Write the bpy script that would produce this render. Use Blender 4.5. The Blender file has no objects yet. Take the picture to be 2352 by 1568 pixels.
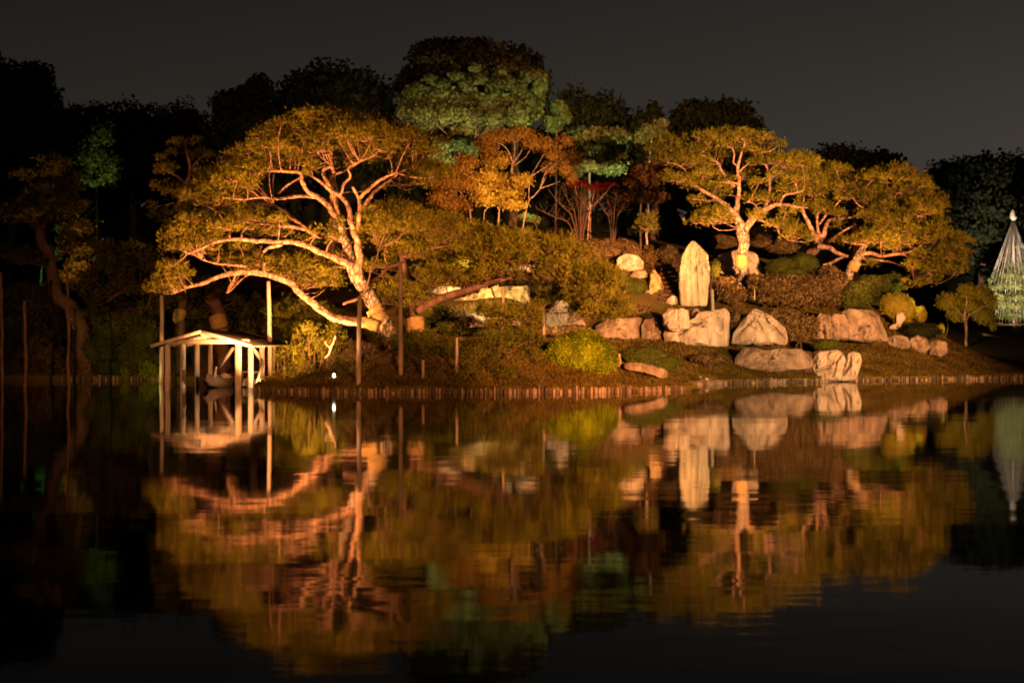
import bpy, math, random
import numpy as np
from mathutils import Vector
random.seed(7)
R = np.random.default_rng(11)
S = bpy.context.scene
COL = S.collection

# ------------------------------------------------------------------ camera, sky, exposure
F, CU, V0, CH = 3267.0, 1176.0, 775.0, 2.0        # focal length / centre in 2352-px units, horizon row, eye height
cam = bpy.data.cameras.new('camera'); co = bpy.data.objects.new('camera', cam); COL.objects.link(co)
cam.sensor_width = 36.0; cam.lens = 36.0 * F / 2352.0
co.location = (0, 0, CH); co.rotation_euler = (math.radians(90) - math.atan((784 - V0) / F), 0, 0)
cam.clip_start = 0.1; cam.clip_end = 2000
cam.dof.use_dof = True; cam.dof.focus_distance = 40.0; cam.dof.aperture_fstop = 2.0
S.camera = co
vs = S.view_settings; vs.view_transform = 'Standard'; vs.look = 'None'; vs.exposure = 0.9; vs.gamma = 1.0; vs.use_curve_mapping = False
S.render.engine = 'CYCLES'
cy = S.cycles
cy.max_bounces = 4; cy.diffuse_bounces = 1; cy.glossy_bounces = 2; cy.transmission_bounces = 1; cy.transparent_max_bounces = 4
cy.caustics_reflective = False; cy.caustics_refractive = False; cy.sample_clamp_indirect = 2.0
cy.use_denoising = True; cy.denoiser = 'OPENIMAGEDENOISE'
cy.use_light_tree = True
S.render.filter_size = 1.6
try: cy.filter_width = 1.8
except Exception: pass

w = bpy.data.worlds.new('World'); S.world = w; w.use_nodes = True
nt = w.node_tree; nt.nodes.clear()
out = nt.nodes.new('ShaderNodeOutputWorld'); bg = nt.nodes.new('ShaderNodeBackground')
tc = nt.nodes.new('ShaderNodeTexCoord'); sx = nt.nodes.new('ShaderNodeSeparateXYZ')
nt.links.new(tc.outputs['Generated'], sx.inputs[0])
rp = nt.nodes.new('ShaderNodeValToRGB'); e = rp.color_ramp.elements
e[0].position = 0.0; e[0].color = (0.0235, 0.0190, 0.0155, 1)
e[1].position = 0.33; e[1].color = (0.0006, 0.0006, 0.0006, 1)
m = rp.color_ramp.elements.new(0.12); m.color = (0.0185, 0.0158, 0.0130, 1)
m = rp.color_ramp.elements.new(0.24); m.color = (0.0095, 0.0085, 0.0073, 1)
nt.links.new(sx.outputs['Z'], rp.inputs[0])
mr = nt.nodes.new('ShaderNodeMapRange')              # city glow stronger towards the right of the pond
mr.inputs['From Min'].default_value = -0.45; mr.inputs['From Max'].default_value = 0.45
mr.inputs['To Min'].default_value = 0.55; mr.inputs['To Max'].default_value = 1.42
nt.links.new(sx.outputs['X'], mr.inputs['Value']); nt.links.new(mr.outputs[0], bg.inputs['Strength'])
sn = nt.nodes.new('ShaderNodeTexNoise'); sn.inputs['Scale'].default_value = 3.5; sn.inputs['Detail'].default_value = 4
nt.links.new(tc.outputs['Generated'], sn.inputs['Vector'])
sm = nt.nodes.new('ShaderNodeMapRange'); sm.inputs['To Min'].default_value = 0.86; sm.inputs['To Max'].default_value = 1.14; nt.links.new(sn.outputs[0], sm.inputs['Value'])
sv = nt.nodes.new('ShaderNodeVectorMath'); sv.operation = 'SCALE'; nt.links.new(rp.outputs[0], sv.inputs[0]); nt.links.new(sm.outputs[0], sv.inputs['Scale'])
nt.links.new(sv.outputs[0], bg.inputs['Color']); nt.links.new(bg.outputs[0], out.inputs[0])

def P(u, v, D):
    return Vector(((u - CU) * D / F, D, CH - (v - V0) * D / F))
class Crop:
    """turns coordinates read off an enlarged crop of the photograph into photograph units"""
    def __init__(s, x0, y0, wsrc, wimg): s.k = wsrc / wimg / 1.741497; s.x = x0 / 1.741497; s.y = y0 / 1.741497
    def __call__(s, cx, cy_): return (s.x + cx * s.k, s.y + cy_ * s.k)
    def poly(s, pts): return [s(a, b) for a, b in pts]
K1 = Crop(500, 350, 1400, 2195); K2 = Crop(500, 950, 800, 1930); K3 = Crop(1200, 900, 800, 1792); K4 = Crop(1600, 900, 1100, 2300)
K5 = Crop(2400, 900, 1200, 2352); K6 = Crop(3300, 750, 796, 1468); K7 = Crop(1500, 100, 1200, 2091); K8 = Crop(0, 200, 900, 1008)
Q1 = Crop(2560, 500, 840, 1780); Q2 = Crop(3000, 620, 920, 2327); Q3 = Crop(1400, 780, 1140, 2352); Q4 = Crop(0, 1000, 700, 1829)
Q5 = Crop(900, 1280, 1100, 2352); Q7 = Crop(3700, 780, 396, 1001); Q8 = Crop(2350, 1150, 800, 2352)

# ------------------------------------------------------------------ lamps (floodlights of the garden illumination, and unseen fills added)
ORANGE = (1.0, 0.355, 0.098); PEACH = (1.0, 0.52, 0.20); AMBER = (1.0, 0.56, 0.17); MERC = (0.97, 1.0, 0.50); GREEN = (0.25, 1.0, 0.32); WARMW = (1.0, 0.78, 0.52)
def spot(loc, target, power, col, ang=70, blend=0.8, rad=0.12):
    l = bpy.data.lights.new('flood_and_fill_lamp', 'SPOT'); o = bpy.data.objects.new('flood_and_fill_lamp', l); COL.objects.link(o)
    l.energy = power; l.color = col; l.spot_size = math.radians(ang); l.spot_blend = blend; l.shadow_soft_size = rad
    o.location = loc; o.rotation_euler = (Vector(target) - Vector(loc)).to_track_quat('-Z', 'Y').to_euler()
    return o
# beside the boat hut and under the great pine
spot(P(610, 868, 50.0) + Vector((0, 0, 0)), P(650, 480, 57), 14500, ORANGE, 95, 0.7)
spot(P(742, 806, 56.6), P(800, 500, 57.4), 2600, ORANGE, 120, 0.7)
spot(P(738, 862, 50.0), P(830, 640, 57), 800, (1.0, 0.50, 0.2), 60, 0.8)
spot(P(598, 878, 54.6), P(530, 820, 57), 900, (1.0, 0.60, 0.26), 140, 0.6)
# floodlights on the near shore, right and left of the photographer
spot((27, 3, 4.5), (11.6, 72, 4.4), 215000, PEACH, 25, 0.9, 0.25)
spot((27, 3, 4.5), (18, 74, 10.0), 240000, ORANGE, 22, 0.9, 0.25)
spot((14, 2, 4.0), (2.8, 57, 4.8), 330000, ORANGE, 17, 0.9, 0.25)
spot((-14, 2, 4.0), (-12.5, 63, 1.5), 30000, ORANGE, 26, 1.0, 0.25)
spot((10, 2, 4.0), (-1, 54, 0.6), 42000, (1.0, 0.38, 0.11), 26, 1.0, 0.25)  # unseen flood added to brighten the middle of the bank
spot(P(600, 882, 56.0), P(620, 862, 59.5), 110, (1.0, 0.66, 0.30), 70, 0.6)  # unseen hut-side spot added to brighten the foot of the pole
spot(P(586, 876, 55.6), P(571, 874, 57.2), 22, (1.0, 0.7, 0.32), 80, 0.6)  # unseen spot added to brighten the stone block by the hut
# narrow near-shore beam added for the memorial stone, then lamps at the right pines
spot((24, 3, 4.5), P(1595, 640, 72), 4000, (1.0, 0.56, 0.20), 3.6, 0.5)
spot(P(1690, 698, 70.5), P(1712, 395, 76.5), 8200, ORANGE, 72, 0.7)
spot(P(2050, 726, 72.0), P(1985, 430, 77), 6500, ORANGE, 78, 0.9)
spot((14, 2, 4.0), P(1420, 575, 78), 420000, ORANGE, 6.5, 0.9, 0.2)  # unseen narrow beam added to brighten the hedge on the mound
spot(P(2140, 680, 76.8), P(2068, 690, 79), 340, (1.0, 0.74, 0.24), 70, 0.7)
# maples behind, mercury lamps on the tall trees, rope cone
spot(P(1195, 520, 84.5), P(1170, 360, 90), 1300, AMBER, 105, 0.7)
spot(P(1090, 440, 95.0), P(1080, 290, 108), 3000, MERC, 80, 1.0); spot(P(1000, 420, 99.0), P(1000, 250, 108), 650, MERC, 80, 1.0)
spot(P(1440, 470, 96.0), P(1410, 330, 102), 1500, MERC, 90, 0.8)
spot(P(1262, 330, 97.0), P(1275, 240, 106), 900, GREEN, 60, 0.8)
spot(P(2300, 764, 104.0), P(2330, 615, 116), 80000, (1.0, 0.76, 0.58), 42, 0.9)
spot(P(2290, 770, 109.0), P(2335, 690, 116), 30000, (0.82, 1.0, 0.55), 44, 0.9)
# smaller lamps among the planting
spot(P(1150, 695, 62.5), P(1105, 650, 68), 2600, (1.0, 0.62, 0.24), 66, 0.7)
spot(P(1290, 735, 61.0), P(1290, 700, 66), 170, (1.0, 0.66, 0.3), 90, 0.7)
spot(P(1215, 480, 90.0), P(1222, 500, 92), 60, GREEN, 80, 0.6)
spot(P(235, 470, 92.0), P(215, 370, 96), 260, (0.85, 1.0, 0.30), 45, 0.6)
spot(P(30, 800, 78.0), P(25, 860, 84), 160, GREEN, 80, 0.7)
spot(P(160, 668, 67.0), P(170, 560, 71), 260, (1.0, 0.62, 0.22), 60, 0.8)
spot(P(330, 868, 62.0), P(330, 820, 66), 70, (0.9, 0.8, 0.2), 100, 0.7)
spot(P(1390, 590, 85.0), P(1385, 425, 93), 260, (1.0, 0.35, 0.22), 80, 0.7)  # unseen red spot added to lift the scarlet maple leaves

# ------------------------------------------------------------------ numpy noise
_perm = R.permutation(4096).astype(np.int64)
_val = R.random(4096)
def vnoise(p):
    p = np.asarray(p, float); i = np.floor(p).astype(np.int64); f = p - i; f = f * f * (3 - 2 * f)
    def h(a, b, c): return _val[(_perm[(_perm[(_perm[a & 4095] + b) & 4095] + c) & 4095])]
    x, y, z = i[..., 0], i[..., 1], i[..., 2]; fx, fy, fz = f[..., 0], f[..., 1], f[..., 2]
    r = 0
    for dx in (0, 1):
        for dy in (0, 1):
            for dz in (0, 1):
                wt = (fx if dx else 1 - fx) * (fy if dy else 1 - fy) * (fz if dz else 1 - fz)
                r = r + wt * h(x + dx, y + dy, z + dz)
    return r * 2 - 1
def fbm(p, o=4):
    s = 0; a = 1.0; p = np.asarray(p, float)
    for k in range(o): s = s + a * vnoise(p + 17.3 * k); p = p * 2.03; a *= 0.5
    return s

# ------------------------------------------------------------------ objects
def put(o, parent=None):
    COL.objects.link(o)
    if parent is not None:
        o.parent = parent; o.matrix_parent_inverse = parent.matrix_world.inverted()
    return o
def tag(o, label=None, cat=None, group=None, kind=None):
    if label: o['label'] = label
    if cat: o['category'] = cat
    if group: o['group'] = group
    if kind: o['kind'] = kind
    return o
def empty(name, loc, label, cat, group=None):
    o = bpy.data.objects.new(name, None); o.location = loc; COL.objects.link(o); o.empty_display_size = 0.2
    from mathutils import Matrix
    o.matrix_world = Matrix.Translation(Vector(loc))
    return tag(o, label, cat, group)
def meshobj(name, V, T, m, parent=None, tint=None, smooth=False, quads=None):
    """V (n,3) world coordinates, T (k,3) triangles"""
    V = np.asarray(V, np.float32); T = np.asarray(T, np.int32)
    off = np.zeros(3, np.float32)
    if parent is not None: off = np.array(parent.location, np.float32)
    elif len(V): off = np.array([V[:, 0].mean(), V[:, 1].mean(), V[:, 2].min()], np.float32)
    me = bpy.data.meshes.new(name)
    n = T.shape[1]
    me.vertices.add(len(V)); me.vertices.foreach_set('co', (V - off).ravel())
    me.loops.add(T.size); me.loops.foreach_set('vertex_index', T.ravel())
    me.polygons.add(len(T)); me.polygons.foreach_set('loop_start', np.arange(0, T.size, n, dtype=np.int32))
    try: me.polygons.foreach_set('loop_total', np.full(len(T), n, np.int32))
    except Exception: pass
    me.update(calc_edges=True)
    if smooth: me.polygons.foreach_set('use_smooth', np.ones(len(T), bool))
    if tint is not None:
        a = me.attributes.new('tint', 'FLOAT', 'FACE'); a.data.foreach_set('value', np.asarray(tint, np.float32))
    me.materials.append(m)
    o = bpy.data.objects.new(name, me)
    if parent is None:
        o.location = off; COL.objects.link(o)
    else:
        COL.objects.link(o); o.parent = parent
    return o
class MB:
    def __init__(s): s.V = []; s.T = []; s.n = 0; s.tint = []
    def add(s, V, T, tint=None):
        V = np.asarray(V, float).reshape(-1, 3); T = np.asarray(T, int).reshape(-1, 3)
        s.V.append(V); s.T.append(T + s.n); s.n += len(V)
        s.tint.append(np.asarray(tint) if tint is not None else np.zeros(len(T)))
    def build(s, name, m, parent=None, smooth=False, tint=False):
        return meshobj(name, np.concatenate(s.V), np.concatenate(s.T), m, parent, np.concatenate(s.tint) if tint else None, smooth)
BOXT = [(0,2,1),(0,3,2),(4,5,6),(4,6,7),(0,1,5),(0,5,4),(1,2,6),(1,6,5),(2,3,7),(2,7,6),(3,0,4),(3,4,7)]
def beam(mb, a, b, w_, h_, roll=None):
    """box from a to b with width w_ (sideways) and height h_"""
    a, b = Vector(a), Vector(b); d = (b - a).normalized()
    up = Vector((0, 0, 1)) if abs(d.z) < 0.95 else Vector((0, 1, 0))
    s_ = d.cross(up).normalized(); t = s_.cross(d).normalized()
    V = []
    for c in (a, b):
        for i, j in ((-1, -1), (1, -1), (1, 1), (-1, 1)): V.append(c + s_ * i * w_ / 2 + t * j * h_ / 2)
    mb.add([tuple(v) for v in V], BOXT)
def catmull(P_, n):
    P_ = np.asarray(P_, float)
    if len(P_) == 2:
        t = np.linspace(0, 1, n + 1)[:, None]; return P_[0] * (1 - t) + P_[1] * t
    Q = np.vstack([2 * P_[0] - P_[1], P_, 2 * P_[-1] - P_[-2]]); o = []
    for i in range(1, len(Q) - 2):
        for t in np.linspace(0, 1, n, endpoint=False):
            a, b, c, d = Q[i-1], Q[i], Q[i+1], Q[i+2]
            o.append(0.5 * ((2*b) + (-a+c)*t + (2*a-5*b+4*c-d)*t*t + (-a+3*b-3*c+d)*t**3))
    o.append(Q[-2]); return np.array(o)
def tube(mb, pts, sides=8, sub=4, rough=0.0):
    """pts: rows x,y,z,r"""
    C_ = catmull(pts, sub) if sub > 1 else np.asarray(pts, float)
    X = C_[:, :3].copy(); r = np.maximum(C_[:, 3], 0.003)
    if rough: X += (fbm(X * 1.3, 2)[:, None] + 0.7 * np.stack([fbm(X * 3.1 + 4, 2), fbm(X * 3.1 + 8, 2), fbm(X * 3.1 + 12, 2)], -1)) * (r * rough)[:, None] * np.array([1, 1, .7])
    d = np.gradient(X, axis=0); d /= np.linalg.norm(d, axis=1)[:, None] + 1e-9
    ref = np.array([0.13, 1.0, 0.21]); ref /= np.linalg.norm(ref)
    s_ = np.cross(d, ref); s_ /= np.linalg.norm(s_, axis=1)[:, None] + 1e-9
    t = np.cross(s_, d)
    a = np.linspace(0, 2 * np.pi, sides, endpoint=False)
    ring = X[:, None, :] + r[:, None, None] * (np.cos(a)[None, :, None] * s_[:, None, :] + np.sin(a)[None, :, None] * t[:, None, :])
    if rough and sides >= 8:
        nrm = (ring - X[:, None, :]); ring = X[:, None, :] + nrm * (1 + 0.22 * rough * fbm(ring * 4.0, 3)[..., None])
    n = len(X); V = ring.reshape(-1, 3); T = []
    i = np.arange(n - 1)[:, None] * sides; j = np.arange(sides)[None, :]; j2 = (j + 1) % sides
    A, B, Cc, D_ = i + j, i + j2, i + sides + j2, i + sides + j
    T = np.concatenate([np.stack([A, B, Cc], -1).reshape(-1, 3), np.stack([A, Cc, D_], -1).reshape(-1, 3)])
    V = np.vstack([V, X[:1], X[-1:]]); c0, c1 = n * sides, n * sides + 1
    k = np.arange(sides); k2 = (k + 1) % sides
    T = np.vstack([T, np.stack([np.full(sides, c0), k2, k], -1), np.stack([np.full(sides, c1), (n-1)*sides + k, (n-1)*sides + k2], -1)])
    mb.add(V, T)

# ------------------------------------------------------------------ materials
def newmat(name):
    m = bpy.data.materials.new(name); m.use_nodes = True; n = m.node_tree; n.nodes.clear()
    o = n.nodes.new('ShaderNodeOutputMaterial'); return m, n, o
def N(n, t, **k):
    x = n.nodes.new(t)
    for a, b in k.items():
        if a.startswith('i_'): x.inputs[a[2:].replace('_', ' ')].default_value = b
        else: setattr(x, a, b)
    return x
def ramp(n, cols):
    r = n.nodes.new('ShaderNodeValToRGB'); el = r.color_ramp.elements
    el[0].position, el[0].color = cols[0][0], (*cols[0][1], 1); el[1].position, el[1].color = cols[-1][0], (*cols[-1][1], 1)
    for p, c in cols[1:-1]: q = el.new(p); q.color = (*c, 1)
    return r
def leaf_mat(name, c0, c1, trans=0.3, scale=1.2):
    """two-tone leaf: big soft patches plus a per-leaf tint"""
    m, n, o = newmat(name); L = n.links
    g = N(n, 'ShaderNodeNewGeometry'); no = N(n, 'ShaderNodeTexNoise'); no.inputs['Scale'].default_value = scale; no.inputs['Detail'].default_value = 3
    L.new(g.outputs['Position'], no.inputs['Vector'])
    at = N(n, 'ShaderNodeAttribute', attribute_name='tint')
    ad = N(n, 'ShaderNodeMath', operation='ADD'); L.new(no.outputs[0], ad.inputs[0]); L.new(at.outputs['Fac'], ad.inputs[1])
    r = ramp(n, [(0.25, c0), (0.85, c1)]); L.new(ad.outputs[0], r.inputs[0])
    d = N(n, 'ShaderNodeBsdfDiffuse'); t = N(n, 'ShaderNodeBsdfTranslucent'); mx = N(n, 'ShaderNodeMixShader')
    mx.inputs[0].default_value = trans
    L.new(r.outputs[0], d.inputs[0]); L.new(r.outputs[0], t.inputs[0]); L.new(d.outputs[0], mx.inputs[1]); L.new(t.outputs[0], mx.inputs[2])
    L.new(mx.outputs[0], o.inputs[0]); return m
def solid_mat(name, c0, c1, scale=(3, 3, 3), rough=0.85, bump=0.4, dist=0.03, vor=0.0, spec=0.3, det=6, mid=0.5):
    m, n, o = newmat(name); L = n.links
    g = N(n, 'ShaderNodeNewGeometry'); mp = N(n, 'ShaderNodeMapping'); mp.inputs['Scale'].default_value = scale
    L.new(g.outputs['Position'], mp.inputs['Vector'])
    no = N(n, 'ShaderNodeTexNoise'); no.inputs['Scale'].default_value = 1; no.inputs['Detail'].default_value = det; no.inputs['Roughness'].default_value = 0.62
    L.new(mp.outputs[0], no.inputs['Vector'])
    r = ramp(n, [(mid - 0.17, c0), (mid + 0.15, c1)]); L.new(no.outputs[0], r.inputs[0])
    b = N(n, 'ShaderNodeBsdfPrincipled'); b.inputs['Roughness'].default_value = rough; b.inputs['Specular IOR Level'].default_value = spec
    L.new(r.outputs[0], b.inputs['Base Color'])
    h = no.outputs[0]
    if vor:
        v = N(n, 'ShaderNodeTexVoronoi', feature='DISTANCE_TO_EDGE'); v.inputs['Scale'].default_value = vor
        L.new(mp.outputs[0], v.inputs['Vector'])
        mr_ = N(n, 'ShaderNodeMapRange'); mr_.inputs['From Max'].default_value = 0.12; L.new(v.outputs['Distance'], mr_.inputs['Value'])
        mu = N(n, 'ShaderNodeMath', operation='ADD'); L.new(no.outputs[0], mu.inputs[0]); L.new(mr_.outputs[0], mu.inputs[1]); h = mu.outputs[0]
        mm = N(n, 'ShaderNodeMix', data_type='RGBA', blend_type='MULTIPLY'); mm.inputs[0].default_value = 0.68
        L.new(r.outputs[0], mm.inputs[6]); L.new(mr_.outputs[0], mm.inputs[7]); L.new(mm.outputs[2], b.inputs['Base Color'])
    bp = N(n, 'ShaderNodeBump'); bp.inputs['Strength'].default_value = bump; bp.inputs['Distance'].default_value = dist
    L.new(h, bp.inputs['Height']); L.new(bp.outputs[0], b.inputs['Normal']); L.new(b.outputs[0], o.inputs[0]); return m
def glow_mat(name, col, s):
    m, n, o = newmat(name); e_ = N(n, 'ShaderNodeEmission'); e_.inputs[0].default_value = (*col, 1); e_.inputs[1].default_value = s
    n.links.new(e_.outputs[0], o.inputs[0]); return m
M = dict(
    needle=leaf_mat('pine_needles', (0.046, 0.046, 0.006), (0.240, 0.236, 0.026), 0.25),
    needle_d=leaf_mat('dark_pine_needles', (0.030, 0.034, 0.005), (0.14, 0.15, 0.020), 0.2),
    needle_y=leaf_mat('yellowing_pine_needles', (0.075, 0.080, 0.012), (0.17, 0.17, 0.022), 0.25),
    maple_y=leaf_mat('yellow_maple_leaves', (0.22, 0.13, 0.02), (0.42, 0.30, 0.05), 0.4, 0.5),
    maple_o=leaf_mat('orange_maple_leaves', (0.13, 0.06, 0.014), (0.32, 0.19, 0.042), 0.4, 0.5),
    maple_r=leaf_mat('red_maple_leaves', (0.20, 0.012, 0.008), (0.42, 0.035, 0.02), 0.4),
    leaf_g=leaf_mat('broad_green_leaves', (0.05, 0.060, 0.018), (0.20, 0.21, 0.075), 0.3, 0.6),
    leaf_b=leaf_mat('brown_autumn_leaves', (0.05, 0.028, 0.012), (0.13, 0.07, 0.03), 0.3, 0.35),
    leaf_k=leaf_mat('dark_evergreen_leaves', (0.010, 0.013, 0.006), (0.03, 0.035, 0.015), 0.1),
    azalea=leaf_mat('brown_azalea_twigs', (0.035, 0.022, 0.010), (0.20, 0.14, 0.06), 0.15, 3.5),
    azalea_g=leaf_mat('green_azalea_leaves', (0.035, 0.045, 0.010), (0.10, 0.11, 0.02), 0.2, 1.5),
    bush_l=leaf_mat('bright_bush_leaves', (0.06, 0.085, 0.004), (0.30, 0.37, 0.016), 0.3, 1.5),
    bush_y=leaf_mat('yellow_bush_leaves', (0.20, 0.17, 0.02), (0.40, 0.34, 0.05), 0.3),
    cover=leaf_mat('ground_cover', (0.035, 0.024, 0.007), (0.16, 0.115, 0.024), 0.2, 0.8),
    bark=solid_mat('red_pine_bark', (0.12, 0.065, 0.045), (0.50, 0.32, 0.24), (4, 4, 3.0), 0.9, 0.6, 0.03, 1.0),
    bark_g=solid_mat('grey_pine_bark', (0.08, 0.055, 0.04), (0.52, 0.42, 0.34), (5, 5, 2.6), 0.9, 1.0, 0.08, 1.3),
    bark_p=solid_mat('pale_smooth_bark', (0.25, 0.19, 0.14), (0.42, 0.34, 0.27), (4, 4, 2), 0.8, 0.3),
    bark_k=solid_mat('dark_bark', (0.06, 0.035, 0.025), (0.14, 0.08, 0.06), (4, 4, 2), 0.9, 0.4),
    straw=solid_mat('straw', (0.20, 0.13, 0.05), (0.46, 0.33, 0.14), (6, 6, 22), 0.9, 0.5, 0.02),
    dim_stone=solid_mat('dark_step_stone', (0.03, 0.018, 0.012), (0.09, 0.05, 0.035)), bark_x=solid_mat('dim_bare_bark', (0.025, 0.015, 0.012), (0.075, 0.042, 0.033), (4, 4, 2), 0.9, 0.4), leaf_m=leaf_mat('dim_russet_leaves', (0.018, 0.014, 0.006), (0.085, 0.055, 0.022), 0.25, 0.5), leaf_d=leaf_mat('dim_brown_leaves', (0.012, 0.008, 0.005), (0.035, 0.021, 0.013), 0.2),
    rock=solid_mat('pale_rock', (0.20, 0.15, 0.115), (0.50, 0.42, 0.35), (1.9, 1.9, 1.1), 0.85, 0.9, 0.12, 0, 0.2, 9),
    rock_b=solid_mat('brown_rock', (0.09, 0.062, 0.045), (0.29, 0.215, 0.165), (2.0, 2.0, 1.1), 0.85, 1.0, 0.12, 0, 0.2, 9),
    rock_m=solid_mat('mossy_rough_rock', (0.06, 0.055, 0.02), (0.50, 0.36, 0.18), (3.6, 3.6, 3.0), 0.9, 1.0, 0.15, 0, 0.2, 9),
    stone=solid_mat('memorial_stone_face', (0.20, 0.175, 0.12), (0.46, 0.43, 0.33), (3.0, 3.0, 0.5), 0.85, 0.7, 0.08, 0, 0.2, 9),
    wood=solid_mat('weathered_wood', (0.36, 0.30, 0.25), (0.66, 0.58, 0.50), (12, 12, 1.5), 0.8, 0.4, 0.01),
    wood_p=solid_mat('pole_wood', (0.16, 0.11, 0.08), (0.34, 0.26, 0.20), (7, 7, 1.2), 0.85, 0.5, 0.01),
    pile=solid_mat('pond_pile_wood', (0.04, 0.025, 0.018), (0.30, 0.21, 0.16), (7, 7, 2.5), 0.85, 0.5, 0.01),
    pile_d=solid_mat('unlit_pile_wood', (0.02, 0.013, 0.01), (0.08, 0.05, 0.03), (9, 9, 0.8), 0.6, 0.5, 0.01),
    roof=solid_mat('dark_bark_roof', (0.015, 0.012, 0.010), (0.04, 0.03, 0.022), (8, 2, 8), 0.9, 0.5, 0.02),
    ground=solid_mat('grass_and_earth', (0.075, 0.045, 0.018), (0.14, 0.11, 0.03), (0.7, 0.7, 0.7), 0.95, 0.8, 0.08, 0, 0.1, 10),
    path=solid_mat('raked_gravel', (0.20, 0.15, 0.10), (0.30, 0.24, 0.17), (2, 2, 2), 0.95, 0.3),
    rope=solid_mat('straw_rope', (0.45, 0.38, 0.28), (0.62, 0.54, 0.42), (10, 10, 10), 0.9, 0.1),
    metal=solid_mat('painted_metal', (0.03, 0.03, 0.03), (0.05, 0.05, 0.05), (10, 10, 10), 0.5, 0.05),
)

# ------------------------------------------------------------------ terrain
def shore_y(x):
    """where the pond ends, metres from the camera"""
    xs = [-60, -24, -16.2, -12.6, -10.3, -9.6, -6, -0.5, 3, 6.0, 6.9, 7.3, 9, 12, 16, 20, 28, 60]
    ys = [67, 66.5, 66.2, 64.5, 60.0, 53.0, 50.9, 50.9, 51.5, 53.4, 54.5, 59.6, 61.2, 63, 65.4, 67.2, 70, 72]
    return np.interp(x, xs, ys)
ctrl = [(560,890,54),(800,893,51.4),(1150,892,51.8),(1540,882,54.5),(825,880,51.9),(920,862,53),(895,803,57),(1048,862,53),(700,858,54.5),
 (767,864,53.5),(960,795,60),(1250,850,53.5),(1300,800,57.5),(1420,870,56),(1500,855,58),(1450,784,67),(1600,796,64.5),(1745,790,65.2),(1900,780,68),(2030,780,70),
 (1620,862,61.3),(1770,850,62.6),(1930,868,64.4),(2000,845,66.4),(2100,800,72),(2200,792,80),(2352,787,95),(2500,786,100),(1595,704,72),(1500,712,72),
 (1700,672,75.5),(1870,702,74),(1350,745,69),(1420,610,77),(1330,600,80),(1530,684,73.5),(1545,604,79),(1700,616,80),(1830,642,77.5),(1950,642,80),
 (1870,592,83),(2010,705,78),(2150,775,85),(1100,575,90),(1340,600,88),(1500,600,88),(900,640,80),(700,755,68),(430,765,67.5),(495,768,66.5),(200,790,67.5),
 (0,850,68),(-150,850,68),(250,850,66.8),(620,850,64),(1100,775,64),(1200,760,65),(1280,762,66),(100,700,95),(600,650,100),(1200,520,110),(1700,600,110),(2100,740,110),(2500,772,130),
 (-300,700,120),(0,650,140),(1176,560,150),(2000,690,150),(1176,700,60.0+6),(2352,868,70.6),(2250,869,70.2),(1050,780,60)]
CP = np.array([tuple(P(*c)) for c in ctrl])
def _tps(r2): return np.where(r2 > 1e-9, r2 * np.log(r2 + 1e-12), 0)
_n = len(CP); sc_ = 20.0
_X = CP[:, :2] / sc_
_K = _tps(((_X[:, None] - _X[None]) ** 2).sum(-1)) + np.eye(_n) * 0.004
_Pm = np.hstack([np.ones((_n, 1)), _X]); _A = np.block([[_K, _Pm], [_Pm.T, np.zeros((3, 3))]])
_W = np.linalg.solve(_A, np.concatenate([CP[:, 2], np.zeros(3)]))
def gz(x, y):
    x = np.atleast_1d(np.asarray(x, float)); y = np.atleast_1d(np.asarray(y, float))
    q = np.stack([x, y], -1) / sc_; o = np.zeros(len(q))
    for s in range(0, len(q), 20000):
        qq = q[s:s+20000]
        o[s:s+20000] = _tps(((qq[:, None] - _X[None]) ** 2).sum(-1)) @ _W[:_n] + _W[_n] + qq @ _W[_n+1:]
    far = np.clip((y - 150) / 60, 0, 1); o = o * (1 - far) + 6 * far
    side = np.clip((np.abs(x) - 60) / 60, 0, 1); o = o * (1 - side) + 3.0 * side
    d = y - shore_y(x); o = np.clip(np.minimum(o, 0.17 + 0.30 * np.maximum(d, 0)), 0.16, 11) + 0.03 * fbm(np.stack([x, y, x * 0], -1) * 0.8, 3)
    d = y - shore_y(x)
    o = np.where(d < 0.02, -0.9, np.maximum(o, 0.16))
    return o
def G(x, y): return float(gz(x, y)[0])
# the ground: one sheet whose front row follows the shoreline
xs = np.concatenate([np.linspace(-400, -32, 20), np.arange(-31.8, 32, 0.3), np.linspace(32.5, 400, 20)])
ts = np.concatenate([[-6, -0.4, 0.0, 0.03], np.arange(0.3, 40, 0.4), np.linspace(41, 100, 40), np.linspace(110, 900, 16)])
XX, TT = np.meshgrid(xs, ts); YY = shore_y(XX) + TT
ZZ = gz(XX.ravel(), YY.ravel()).reshape(XX.shape)
ZZ[0] = -1.5; ZZ[1] = -0.9; ZZ[2] = -0.9; ZZ[3] = 0.17
nr, nc = XX.shape; I = np.arange(nr * nc).reshape(nr, nc)
quad = np.stack([I[:-1, :-1], I[:-1, 1:], I[1:, 1:], I[1:, :-1]], -1).reshape(-1, 4)
gr = meshobj('ground', np.stack([XX, YY, ZZ], -1).reshape(-1, 3), quad, M['ground'], smooth=True); tag(gr, 'grassy and earthy garden island rising behind the pond', None, None, 'structure')

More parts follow.
